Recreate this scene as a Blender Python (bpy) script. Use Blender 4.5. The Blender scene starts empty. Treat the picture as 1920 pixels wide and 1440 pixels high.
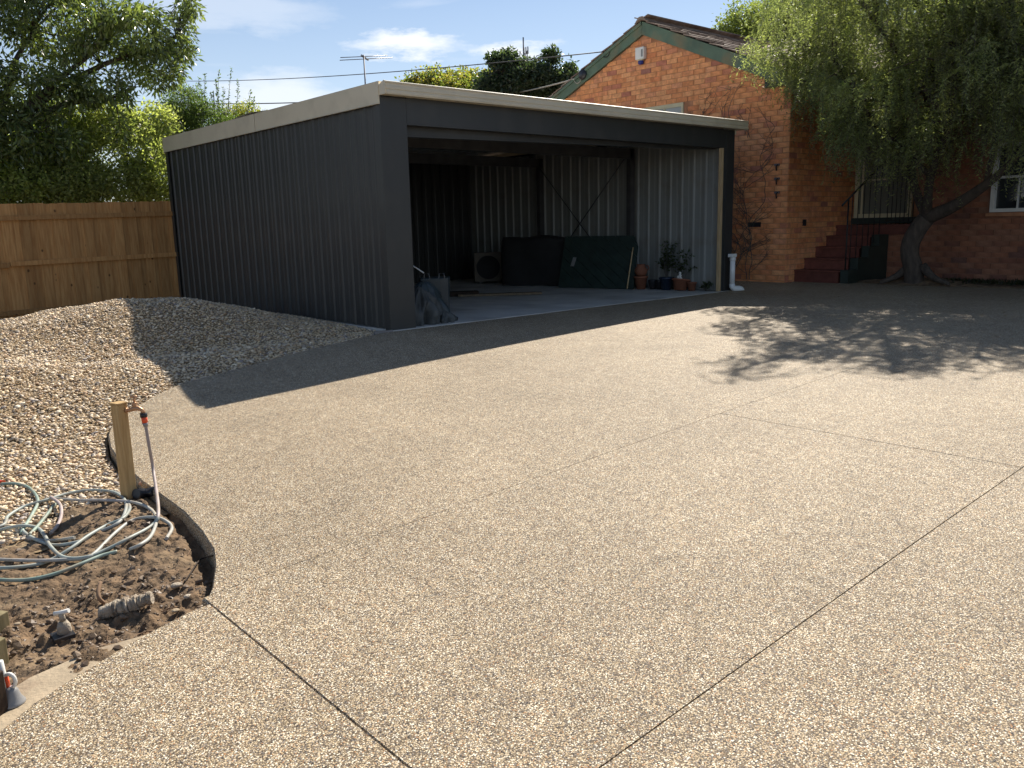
import bpy, math, random
import numpy as np
from mathutils import Vector, Matrix
R_ = random.Random(7); NR = np.random.RandomState(11)
scene = bpy.context.scene
COL = scene.collection

# ---------------------------------------------------------------- camera (world axes = shed axes: x along its front, y along its side)
F, CX, CY = 1553.0, 960.0, 720.0
ROT = np.array([[0.749, -0.142, 0.647], [-0.662, -0.126, 0.739], [-0.023, -0.982, -0.189]])
_d = np.array([192, 8080, 1553.]); _d /= np.linalg.norm(_d)
_a = np.array([1798, -344, 1553.]); _a -= _d * (_a @ _d); _a /= np.linalg.norm(_a)
_b = np.cross(_a, _d); _b /= np.linalg.norm(_b)
ROT = np.array([_a, _b, -_d])
CAM = np.array([-5.616, -8.616, 1.25])
cam_d = bpy.data.cameras.new('camera'); cam = bpy.data.objects.new('camera', cam_d); COL.objects.link(cam)
cam_d.sensor_width = 36; cam_d.lens = F / 1920 * 36; cam_d.clip_end = 2000; cam_d.clip_start = 0.05
M = Matrix.Identity(4)
for i in range(3):
    M[i][0] = ROT[i][0]; M[i][1] = -ROT[i][1]; M[i][2] = -ROT[i][2]; M[i][3] = CAM[i]
cam.matrix_world = M
scene.camera = cam

# ---------------------------------------------------------------- sun, sky, exposure
SUN = Vector((0.97, 0.53, 1.0)).normalized()
sl = bpy.data.lights.new('sun', 'SUN'); so = bpy.data.objects.new('sun', sl); COL.objects.link(so)
sl.energy = 5.0; sl.angle = math.radians(0.53); sl.color = (1.0, 0.92, 0.80)
so.rotation_euler = SUN.to_track_quat('Z', 'Y').to_euler()
w = bpy.data.worlds.new("World"); scene.world = w; w.use_nodes = True
nt = w.node_tree; N = nt.nodes; L = nt.links; N.clear()
sky = N.new('ShaderNodeTexSky'); sky.sky_type = 'NISHITA'; sky.sun_disc = False
sky.sun_elevation = math.asin(SUN.z); sky.sun_rotation = math.atan2(SUN.x, SUN.y)
sky.air_density = 1.0; sky.dust_density = 0.2; sky.ozone_density = 3.2; sky.altitude = 50
SKY_STR = 0.067
tc = N.new('ShaderNodeTexCoord')
mp = N.new('ShaderNodeMapping'); mp.inputs['Rotation'].default_value = (0.0, 0, 0.85); mp.inputs['Scale'].default_value = (1.0, 2.6, 6.0)
L.new(tc.outputs['Generated'], mp.inputs['Vector'])
n1 = N.new('ShaderNodeTexNoise'); n1.inputs['Scale'].default_value = 2.6; n1.inputs['Detail'].default_value = 9; n1.inputs['Roughness'].default_value = 0.56; n1.inputs['Distortion'].default_value = 0.5
L.new(mp.outputs['Vector'], n1.inputs['Vector'])
r1 = N.new('ShaderNodeValToRGB'); r1.color_ramp.elements[0].position = 0.50; r1.color_ramp.elements[1].position = 0.74
r1.color_ramp.elements[0].color = (0, 0, 0, 1); r1.color_ramp.elements[1].color = (1, 1, 1, 1)
L.new(n1.outputs['Fac'], r1.inputs['Fac'])
# two low streaks of brighter cloud and a haze veil that thickens towards the horizon
sep = N.new('ShaderNodeSeparateXYZ'); L.new(tc.outputs['Generated'], sep.inputs[0])
hz = N.new('ShaderNodeMapRange'); hz.inputs[1].default_value = 0.0; hz.inputs[2].default_value = 0.34; hz.inputs[3].default_value = 0.80; hz.inputs[4].default_value = 0.0
L.new(sep.outputs['Z'], hz.inputs[0])
def cloud_streak(d, radz, radh, amp):
    sub = N.new('ShaderNodeVectorMath'); sub.operation = 'SUBTRACT'; L.new(tc.outputs['Generated'], sub.inputs[0]); sub.inputs[1].default_value = d
    nn = N.new('ShaderNodeTexNoise'); nn.inputs['Scale'].default_value = 14; nn.inputs['Detail'].default_value = 8; nn.inputs['Roughness'].default_value = 0.62
    mm = N.new('ShaderNodeMapping'); mm.inputs['Scale'].default_value = (1, 1, 3.5); L.new(tc.outputs['Generated'], mm.inputs[0]); L.new(mm.outputs[0], nn.inputs['Vector'])
    nm = N.new('ShaderNodeVectorMath'); nm.operation = 'MULTIPLY_ADD'; L.new(nn.outputs['Color'], nm.inputs[0]); nm.inputs[1].default_value = (0.10, 0.10, 0.05); nm.inputs[2].default_value = (-0.05, -0.05, -0.025)
    ad = N.new('ShaderNodeVectorMath'); ad.operation = 'ADD'; L.new(sub.outputs[0], ad.inputs[0]); L.new(nm.outputs[0], ad.inputs[1])
    sc = N.new('ShaderNodeVectorMath'); sc.operation = 'MULTIPLY'; L.new(ad.outputs[0], sc.inputs[0]); sc.inputs[1].default_value = (1 / radh, 1 / radh, 1 / radz)
    ln = N.new('ShaderNodeVectorMath'); ln.operation = 'LENGTH'; L.new(sc.outputs[0], ln.inputs[0])
    mr = N.new('ShaderNodeMapRange'); mr.interpolation_type = 'SMOOTHSTEP'; L.new(ln.outputs['Value'], mr.inputs[0]); mr.inputs[1].default_value = 1.0; mr.inputs[2].default_value = 0.25; mr.inputs[3].default_value = 0; mr.inputs[4].default_value = amp
    return mr.outputs[0]
def skydir(px, py):
    v = ROT @ np.array([px - CX, py - CY, F]); return tuple(v / np.linalg.norm(v))
def mx(a, b):
    m = N.new('ShaderNodeMath'); m.operation = 'MAXIMUM'; L.new(a, m.inputs[0]); L.new(b, m.inputs[1]); return m.outputs[0]
s1 = cloud_streak(skydir(765, 85), 0.020, 0.095, 1.0)
s2 = cloud_streak(skydir(960, 94), 0.018, 0.075, 0.95)
s3 = cloud_streak(skydir(520, 195), 0.05, 0.12, 0.8)
s4 = cloud_streak(skydir(430, 20), 0.035, 0.16, 0.45)
mm1 = N.new('ShaderNodeMath'); mm1.operation = 'MULTIPLY_ADD'; L.new(r1.outputs['Color'], mm1.inputs[0]); mm1.inputs[1].default_value = 0.75; L.new(hz.outputs[0], mm1.inputs[2])
mm2 = N.new('ShaderNodeMath'); mm2.operation = 'MULTIPLY'; L.new(mm1.outputs[0], mm2.inputs[0]); mm2.inputs[1].default_value = 0.60; mm2.use_clamp = True
cm = mx(mx(mx(mm2.outputs[0], s1), mx(s2, s3)), s4)
mix = N.new('ShaderNodeMixRGB'); L.new(cm, mix.inputs['Fac']); L.new(sky.outputs[0], mix.inputs[1]); mix.inputs[2].default_value = (9.6, 10.0, 10.6, 1)
bg = N.new('ShaderNodeBackground'); bg.inputs['Strength'].default_value = SKY_STR; L.new(mix.outputs[0], bg.inputs['Color'])
wo = N.new('ShaderNodeOutputWorld'); L.new(bg.outputs[0], wo.inputs['Surface'])
vs = scene.view_settings; scene.display_settings.display_device = 'sRGB'
vs.view_transform = 'Standard'; vs.look = 'None'; vs.gamma = 1; vs.use_curve_mapping = False; vs.exposure = 0.67
scene.render.engine = 'CYCLES'

# ---------------------------------------------------------------- terrain and measuring helpers
def sst(t):
    t = np.clip(t, 0, 1); return t * t * (3 - 2 * t)
def Z(x, y):
    "height of the finished ground: level with the slab at the shed, falling away to the camera, rising a little to the house"
    x = np.clip(x, -9, 14)
    return (-.08 + .035 * x - .0022 * x * x) * np.maximum(sst(-y / 1.8), sst((x - 6.9) / 1.2))
def ray(px, py): return ROT @ np.array([px - CX, py - CY, F])
def G(px, py, z=0.):
    r = ray(px, py); return CAM + r * ((z - CAM[2]) / r[2])
def GZ(px, py, dz=0.):
    r = ray(px, py); z = 0.
    for i in range(60):
        p = CAM + r * ((z - CAM[2]) / r[2]); z = .5 * z + .5 * (float(Z(p[0], p[1])) + dz)
    return p
def onx(px, py, x): r = ray(px, py); return CAM + r * ((x - CAM[0]) / r[0])
def ony(px, py, y): r = ray(px, py); return CAM + r * ((y - CAM[1]) / r[1])
def at(px, py, D):
    r = ray(px, py); return CAM + r * (D / math.hypot(r[0], r[1]))
def proj(p):
    v = ROT.T @ (np.asarray(p, float) - CAM); return CX + F * v[0] / v[2], CY + F * v[1] / v[2]
def vnoise(x, y, seed=0):
    x = np.asarray(x, float); y = np.asarray(y, float)
    def h(i, j): 
        s = np.sin(i * 127.1 + j * 311.7 + seed * 74.7) * 43758.5453; return s - np.floor(s)
    i = np.floor(x); j = np.floor(y); fx = sst(x - i); fy = sst(y - j)
    return (h(i, j) * (1 - fx) + h(i + 1, j) * fx) * (1 - fy) + (h(i, j + 1) * (1 - fx) + h(i + 1, j + 1) * fx) * fy
def fbm(x, y, seed=0, o=4):
    s = 0; a = .5
    for k in range(o): s = s + a * vnoise(x * 2 ** k, y * 2 ** k, seed + k); a *= .5
    return s

# ---------------------------------------------------------------- materials
def newmat(name):
    m = bpy.data.materials.new(name); m.use_nodes = True
    b = m.node_tree.nodes['Principled BSDF']; return m, m.node_tree.nodes, m.node_tree.links, b
def pmat(name, col, rough=.6, metal=0., var=.12, scale=8., bump=.0, bscale=60., attr=False, stretch=None, coord='Object', spec=.5, dirt=None):
    m, n, l, b = newmat(name)
    b.inputs['Roughness'].default_value = rough; b.inputs['Metallic'].default_value = metal
    b.inputs['Specular IOR Level'].default_value = spec
    t = n.new('ShaderNodeTexCoord'); mpn = n.new('ShaderNodeMapping'); l.new(t.outputs[coord], mpn.inputs[0])
    if stretch: mpn.inputs['Scale'].default_value = stretch
    ns = n.new('ShaderNodeTexNoise'); ns.inputs['Scale'].default_value = scale; ns.inputs['Detail'].default_value = 6; l.new(mpn.outputs[0], ns.inputs['Vector'])
    mr = n.new('ShaderNodeMapRange'); l.new(ns.outputs['Fac'], mr.inputs[0]); mr.inputs[1].default_value = .3; mr.inputs[2].default_value = .7
    mr.inputs[3].default_value = 1 - var; mr.inputs[4].default_value = 1 + var
    mu = n.new('ShaderNodeMixRGB'); mu.blend_type = 'MULTIPLY'; mu.inputs['Fac'].default_value = 1
    if attr:
        at_ = n.new('ShaderNodeAttribute'); at_.attribute_name = 'col'; l.new(at_.outputs['Color'], mu.inputs[1])
    else: mu.inputs[1].default_value = (*col, 1)
    l.new(mr.outputs[0], mu.inputs[2]); out = mu.outputs[0]
    if dirt:
        n2 = n.new('ShaderNodeTexNoise'); n2.inputs['Scale'].default_value = dirt[1]; n2.inputs['Detail'].default_value = 8; l.new(t.outputs[coord], n2.inputs['Vector'])
        m2 = n.new('ShaderNodeMapRange'); l.new(n2.outputs['Fac'], m2.inputs[0]); m2.inputs[1].default_value = .5; m2.inputs[2].default_value = .72; m2.inputs[4].default_value = dirt[2]
        mx2 = n.new('ShaderNodeMixRGB'); l.new(m2.outputs[0], mx2.inputs['Fac']); l.new(out, mx2.inputs[1]); mx2.inputs[2].default_value = (*dirt[0], 1); out = mx2.outputs[0]
    l.new(out, b.inputs['Base Color'])
    if bump:
        nb = n.new('ShaderNodeTexNoise'); nb.inputs['Scale'].default_value = bscale; nb.inputs['Detail'].default_value = 5; l.new(mpn.outputs[0], nb.inputs['Vector'])
        bp = n.new('ShaderNodeBump'); bp.inputs['Strength'].default_value = bump; bp.inputs['Distance'].default_value = .01; l.new(nb.outputs['Fac'], bp.inputs['Height']); l.new(bp.outputs[0], b.inputs['Normal'])
    return m
def leafmat(name, trans=.4, rough=.45, spec=.5):
    m, n, l, b = newmat(name)
    a = n.new('ShaderNodeAttribute'); a.attribute_name = 'col'; l.new(a.outputs['Color'], b.inputs['Base Color'])
    b.inputs['Roughness'].default_value = rough; b.inputs['Specular IOR Level'].default_value = spec
    tr = n.new('ShaderNodeBsdfTranslucent'); g = n.new('ShaderNodeMixRGB'); g.blend_type = 'MULTIPLY'; g.inputs['Fac'].default_value = 1
    l.new(a.outputs['Color'], g.inputs[1]); g.inputs[2].default_value = (1.9, 2.1, 1.0, 1); l.new(g.outputs[0], tr.inputs['Color'])
    mx_ = n.new('ShaderNodeMixShader'); mx_.inputs[0].default_value = trans; l.new(b.outputs[0], mx_.inputs[1]); l.new(tr.outputs[0], mx_.inputs[2])
    l.new(mx_.outputs[0], n['Material Output'].inputs['Surface']); return m
def aggregate():
    m, n, l, b = newmat('exposed_aggregate')
    t = n.new('ShaderNodeTexCoord')
    def vor(s, f='F1'):
        v = n.new('ShaderNodeTexVoronoi'); v.inputs['Scale'].default_value = s; v.feature = f; l.new(t.outputs['Object'], v.inputs['Vector']); return v
    v = vor(195)
    sepc = n.new('ShaderNodeSeparateColor'); l.new(v.outputs['Color'], sepc.inputs[0])
    rp = n.new('ShaderNodeValToRGB'); rp.color_ramp.interpolation = 'CONSTANT'
    cols = [(0, (.26, .198, .13)), (.13, (.52, .412, .265)), (.27, (.66, .542, .37)), (.39, (.56, .43, .26)), (.50, (.21, .188, .165)), (.60, (.97, .885, .70)), (.73, (.05, .047, .05)), (.82, (.38, .32, .265)), (.89, (.66, .51, .325)), (.96, (.50, .27, .13))]
    e = rp.color_ramp.elements
    e[0].position = 0; e[0].color = (*cols[0][1], 1); e[1].position = cols[1][0]; e[1].color = (*cols[1][1], 1)
    for p, c in cols[2:]:
        q = e.new(p); q.color = (*c, 1)
    l.new(sepc.outputs[0], rp.inputs['Fac'])
    # cement between the stones
    ds = n.new('ShaderNodeMapRange'); l.new(v.outputs['Distance'], ds.inputs[0]); ds.inputs[1].default_value = .45; ds.inputs[2].default_value = .66
    cem = n.new('ShaderNodeMixRGB'); l.new(ds.outputs[0], cem.inputs['Fac']); l.new(rp.outputs[0], cem.inputs[1]); cem.inputs[2].default_value = (.15, .11, .07, 1)
    # large, soft differences in how much cement shows and slight damp staining
    nz = n.new('ShaderNodeTexNoise'); nz.inputs['Scale'].default_value = .55; nz.inputs['Detail'].default_value = 5; l.new(t.outputs['Object'], nz.inputs['Vector'])
    mr = n.new('ShaderNodeMapRange'); l.new(nz.outputs['Fac'], mr.inputs[0]); mr.inputs[1].default_value = .3; mr.inputs[2].default_value = .7; mr.inputs[3].default_value = .86; mr.inputs[4].default_value = 1.04
    nz2 = n.new('ShaderNodeTexNoise'); nz2.inputs['Scale'].default_value = 14; nz2.inputs['Detail'].default_value = 4; l.new(t.outputs['Object'], nz2.inputs['Vector'])
    mr2 = n.new('ShaderNodeMapRange'); l.new(nz2.outputs['Fac'], mr2.inputs[0]); mr2.inputs[1].default_value = .3; mr2.inputs[2].default_value = .7; mr2.inputs[3].default_value = .87; mr2.inputs[4].default_value = 1.10
    nz3 = n.new('ShaderNodeTexNoise'); nz3.inputs['Scale'].default_value = 2.3; nz3.inputs['Detail'].default_value = 7; nz3.inputs['Roughness'].default_value = .6; nz3.inputs['Distortion'].default_value = .6; l.new(t.outputs['Object'], nz3.inputs['Vector'])
    mr3 = n.new('ShaderNodeMapRange'); l.new(nz3.outputs['Fac'], mr3.inputs[0]); mr3.inputs[1].default_value = .35; mr3.inputs[2].default_value = .62; mr3.inputs[3].default_value = .92; mr3.inputs[4].default_value = 1.03
    m0 = n.new('ShaderNodeMath'); m0.operation = 'MULTIPLY'; l.new(mr2.outputs[0], m0.inputs[0]); l.new(mr3.outputs[0], m0.inputs[1])
    mm = n.new('ShaderNodeMath'); mm.operation = 'MULTIPLY'; l.new(mr.outputs[0], mm.inputs[0]); l.new(m0.outputs[0], mm.inputs[1])
    fin = n.new('ShaderNodeMixRGB'); fin.blend_type = 'MULTIPLY'; fin.inputs['Fac'].default_value = 1; l.new(cem.outputs[0], fin.inputs[1]); l.new(mm.outputs[0], fin.inputs[2])
    l.new(fin.outputs[0], b.inputs['Base Color'])
    b.inputs['Roughness'].default_value = .62; b.inputs['Specular IOR Level'].default_value = .16
    hgt = n.new('ShaderNodeMath'); hgt.operation = 'MULTIPLY_ADD'; l.new(v.outputs['Distance'], hgt.inputs[0]); hgt.inputs[1].default_value = -1.0
    l.new(sepc.outputs[1], hgt.inputs[2])
    bp = n.new('ShaderNodeBump'); bp.inputs['Strength'].default_value = .5; bp.inputs['Distance'].default_value = .004; l.new(hgt.outputs[0], bp.inputs['Height']); l.new(bp.outputs[0], b.inputs['Normal'])
    return m
def brickmat(name, ramp, rough=.85):
    m, n, l, b = newmat(name); b.inputs['Roughness'].default_value = rough; b.inputs['Specular IOR Level'].default_value = .25
    oi = n.new('ShaderNodeObjectInfo'); ge = n.new('ShaderNodeNewGeometry')
    ad = n.new('ShaderNodeMath'); ad.operation = 'ADD'; l.new(oi.outputs['Random'], ad.inputs[0]); l.new(ge.outputs['Random Per Island'], ad.inputs[1])
    fr = n.new('ShaderNodeMath'); fr.operation = 'FRACT'; l.new(ad.outputs[0], fr.inputs[0])
    rp = n.new('ShaderNodeValToRGB'); e = rp.color_ramp.elements
    e[0].position = ramp[0][0]; e[0].color = (*ramp[0][1], 1); e[1].position = ramp[1][0]; e[1].color = (*ramp[1][1], 1)
    for p, c in ramp[2:]:
        q = e.new(p); q.color = (*c, 1)
    l.new(fr.outputs[0], rp.inputs['Fac'])
    t = n.new('ShaderNodeTexCoord'); ns = n.new('ShaderNodeTexNoise'); ns.inputs['Scale'].default_value = 9; ns.inputs['Detail'].default_value = 8; ns.inputs['Roughness'].default_value = .65; l.new(t.outputs['Object'], ns.inputs['Vector'])
    mr = n.new('ShaderNodeMapRange'); l.new(ns.outputs['Fac'], mr.inputs[0]); mr.inputs[1].default_value = .3; mr.inputs[2].default_value = .7; mr.inputs[3].default_value = .7; mr.inputs[4].default_value = 1.25
    mu = n.new('ShaderNodeMixRGB'); mu.blend_type = 'MULTIPLY'; mu.inputs['Fac'].default_value = 1; l.new(rp.outputs[0], mu.inputs[1]); l.new(mr.outputs[0], mu.inputs[2])
    l.new(mu.outputs[0], b.inputs['Base Color'])
    bp = n.new('ShaderNodeBump'); bp.inputs['Strength'].default_value = .5; bp.inputs['Distance'].default_value = .006; l.new(ns.outputs['Fac'], bp.inputs['Height']); l.new(bp.outputs[0], b.inputs['Normal'])
    return m
def woodmat(name, c1, c2, stretch=(9, 9, .8), knots=True):
    m, n, l, b = newmat(name); b.inputs['Roughness'].default_value = .75; b.inputs['Specular IOR Level'].default_value = .3
    t = n.new('ShaderNodeTexCoord'); oi = n.new('ShaderNodeObjectInfo')
    ad = n.new('ShaderNodeVectorMath'); ad.operation = 'MULTIPLY_ADD'; l.new(oi.outputs['Random'], ad.inputs[0]); ad.inputs[1].default_value = (37, 19, 23); l.new(t.outputs['Object'], ad.inputs[2])
    mpn = n.new('ShaderNodeMapping'); mpn.inputs['Scale'].default_value = stretch; l.new(ad.outputs[0], mpn.inputs[0])
    ns = n.new('ShaderNodeTexNoise'); ns.inputs['Scale'].default_value = 4; ns.inputs['Detail'].default_value = 8; l.new(mpn.outputs[0], ns.inputs['Vector'])
    mixc = n.new('ShaderNodeMixRGB'); mr = n.new('ShaderNodeMapRange'); l.new(ns.outputs['Fac'], mr.inputs[0]); mr.inputs[1].default_value = .35; mr.inputs[2].default_value = .65; l.new(mr.outputs[0], mixc.inputs['Fac'])
    mixc.inputs[1].default_value = (*c1, 1); mixc.inputs[2].default_value = (*c2, 1)
    hv = n.new('ShaderNodeMapRange'); l.new(oi.outputs['Random'], hv.inputs[0]); hv.inputs[3].default_value = .74; hv.inputs[4].default_value = 1.14
    mu = n.new('ShaderNodeMixRGB'); mu.blend_type = 'MULTIPLY'; mu.inputs['Fac'].default_value = 1; l.new(mixc.outputs[0], mu.inputs[1]); l.new(hv.outputs[0], mu.inputs[2])
    out = mu.outputs[0]
    if knots:
        vo = n.new('ShaderNodeTexVoronoi'); vo.inputs['Scale'].default_value = 4.2; m2 = n.new('ShaderNodeMapping'); m2.inputs['Scale'].default_value = (1.3, 1.3, .9); l.new(ad.outputs[0], m2.inputs[0]); l.new(m2.outputs[0], vo.inputs['Vector'])
        kr = n.new('ShaderNodeMapRange'); l.new(vo.outputs['Distance'], kr.inputs[0]); kr.inputs[1].default_value = .07; kr.inputs[2].default_value = .12; kr.inputs[3].default_value = .8; kr.inputs[4].default_value = 0
        mk = n.new('ShaderNodeMixRGB'); l.new(kr.outputs[0], mk.inputs['Fac']); l.new(out, mk.inputs[1]); mk.inputs[2].default_value = (.06, .03, .015, 1); out = mk.outputs[0]
    l.new(out, b.inputs['Base Color'])
    bp = n.new('ShaderNodeBump'); bp.inputs['Strength'].default_value = .3; bp.inputs['Distance'].default_value = .004; l.new(ns.outputs['Fac'], bp.inputs['Height']); l.new(bp.outputs[0], b.inputs['Normal'])
    return m

MAT = dict(
    agg=aggregate(),
    charcoal=pmat('charcoal_steel', (.041, .0425, .0415), .42, 0, .10, 3, attr=False, stretch=(1, 1, .25), dirt=((.09, .085, .075), 2.2, .25)),
    inner=pmat('inside_sheet', (.25, .26, .245), .5, 0, .12, 3, stretch=(1, 1, .2), dirt=((.2, .17, .13), 3, .5)),
    galv=pmat('galvanised_steel', (.10, .10, .10), .5, .5, .2, 5),
    cream=pmat('cream_steel', (.68, .61, .46), .4, 0, .04, 2, dirt=((.34, .29, .2), 3.5, .25)),
    roofsheet=pmat('pale_roof_sheet', (.80, .76, .68), .4, 0, .05, 2),
    slab=pmat('shed_slab', (.54, .53, .50), .75, 0, .16, 1.5, bump=.15, dirt=((.26, .24, .21), 1.1, .7)),
    mortar=pmat('mortar', (.46, .215, .115), .95, 0, .25, 6, bump=.4),
    mortar_shade=pmat('shade_darkened_mortar', (.24, .125, .08), .95, 0, .25, 6, bump=.4),  # right wall mortar, its colour darkened along with the shaded bricks
    brick=brickmat('orange_brick', [(0, (.67, .27, .115)), (.3, (.77, .335, .145)), (.55, (.80, .385, .18)), (.72, (.67, .25, .11)), (.86, (.75, .35, .175)), (.97, (.54, .20, .12)), (1, (.38, .17, .13))]),
    shadebrick=brickmat('shade_darkened_brick', [(0, (.25, .105, .062)), (.35, (.31, .13, .075)), (.7, (.28, .135, .085)), (.9, (.22, .09, .058)), (1, (.17, .085, .065))]),  # same house brick, with the right wall's shade put into its colour
    redbrick=brickmat('red_tile', [(0, (.13, .045, .034)), (1, (.18, .062, .045))], .55),
    roof=brickmat('roof_tile', [(0, (.22, .155, .12)), (.5, (.30, .23, .185)), (.8, (.17, .12, .10)), (1, (.36, .30, .25))]),
    green=pmat('green_fascia_paint', (.10, .155, .105), .6, 0, .2, 4, bump=.2, dirt=((.33, .20, .09), 2.6, .45)),
    dgreen=pmat('dark_green_paint', (.022, .034, .027), .55, 0, .2, 4),
    frame=pmat('cream_window_paint', (.62, .55, .36), .5, 0, .08, 5),
    white=pmat('white_paint', (.72, .72, .70), .45, 0, .06, 5),
    glass=pmat('dark_glass', (.03, .035, .04), .04, 0, .02, 2, spec=.8),
    paleglass=pmat('curtained_glass', (.40, .41, .40), .12, 0, .1, 4, spec=.8),
    screen=pmat('door_flyscreen', (.16, .165, .13), .6, 0, .1, 3),
    iron=pmat('black_iron', (.02, .02, .02), .5, .2, .1, 8),
    blue=pmat('blue_lens', (.02, .035, .22), .2, 0, .05, 8),
    pvc=pmat('white_pvc', (.78, .80, .80), .35, 0, .03, 5),
    fence=woodmat('fence_pine', (.42, .205, .07), (.54, .30, .115)),
    post=woodmat('post_pine', (.40, .25, .105), (.55, .38, .18), (14, 14, 1.2)),
    sleeper=woodmat('treated_sleeper', (.20, .165, .085), (.29, .24, .13), (10, 10, 1)),
    ply=woodmat('pale_timber', (.45, .32, .17), (.6, .45, .27), (10, 10, 1), False),
    dullply=woodmat('dull_timber', (.17, .13, .085), (.25, .19, .12), (10, 10, 1), False),
    darktimber=woodmat('dark_timber', (.022, .014, .010), (.06, .035, .02), (14, 14, 1), False),
    soil=pmat('soil', (.155, .100, .055), .95, 0, .5, 14, bump=1, bscale=70, dirt=((.27, .195, .115), 5, .7)),
    earth=pmat('earth', (.09, .065, .045), .95, 0, .3, 5, bump=.5),
    gravelbed=pmat('gravel_bed', (.26, .185, .10), .9, 0, .5, 45, bump=1, bscale=70),
    pebble=pmat('pebble', (.5, .4, .3), .55, 0, .18, 70, attr=True),
    conc=pmat('plain_concrete', (.37, .295, .20), .9, 0, .2, 8, bump=.5, dirt=((.22, .15, .1), 5, .7)),
    concedge=pmat('slab_edge_concrete', (.22, .18, .13), .95, 0, .35, 30, bump=.9, bscale=70),
    lump=pmat('crusted_fitting', (.42, .36, .28), .95, 0, .3, 25, bump=1, bscale=80, dirt=((.16, .11, .07), 9, .8)),
    brass=pmat('brass', (.52, .30, .17), .45, .55, .25, 25),
    orange=pmat('orange_plastic', (.80, .10, .03), .4, 0, .05, 8),
    black=pmat('black_plastic', (.02, .02, .024), .35, 0, .1, 8),
    grey=pmat('grey_plastic', (.24, .24, .24), .4, 0, .1, 8),
    wplastic=pmat('white_plastic', (.75, .74, .70), .4, 0, .05, 8),
    hose=pmat('hose', (.5, .5, .5), .5, 0, .15, 20, attr=True, dirt=((.36, .30, .22), 11, .8)),
    bark=pmat('bark', (.075, .058, .045), .95, 0, .4, 5, bump=1, bscale=18, stretch=(3, 3, 1)),
    greybark=pmat('grey_bark', (.11, .105, .095), .95, 0, .35, 8, bump=.8, bscale=20),
    leaf=leafmat('leaf', .60, .40), leafdark=leafmat('glossy_leaf', .42, .28, .6), needle=leafmat('weeping_leaf', .55, .42),
    tarp=pmat('grey_tarp', (.065, .07, .068), .6, 0, .35, 4, bump=.3, bscale=25),
    darkbag=pmat('dark_bag', (.03, .045, .052), .45, 0, .3, 5, bump=.2, bscale=20),
    gate=pmat('gate_green_board', (.020, .038, .032), .6, 0, .3, 6),
    pile=pmat('black_cover', (.012, .012, .013), .7, 0, .3, 5),
    ac=pmat('beige_unit', (.12, .10, .075), .6, 0, .15, 6),
    terracotta=pmat('terracotta', (.26, .10, .055), .85, 0, .15, 8),
    potblue=pmat('blue_glaze', (.02, .032, .06), .2, 0, .15, 8),
    wire=pmat('cable', (.05, .05, .05), .6, 0, .05, 5),
    palewire=pmat('pale_cable', (.42, .40, .34), .6, 0, .05, 5),
    alu=pmat('aluminium', (.25, .25, .27), .4, .7, .1, 8),
    pink=pmat('pink_stone', (.48, .30, .21), .9, 0, .2, 10, bump=.4),
    twig=pmat('twig', (.24, .15, .09), .9, 0, .3, 20),
)

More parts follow.
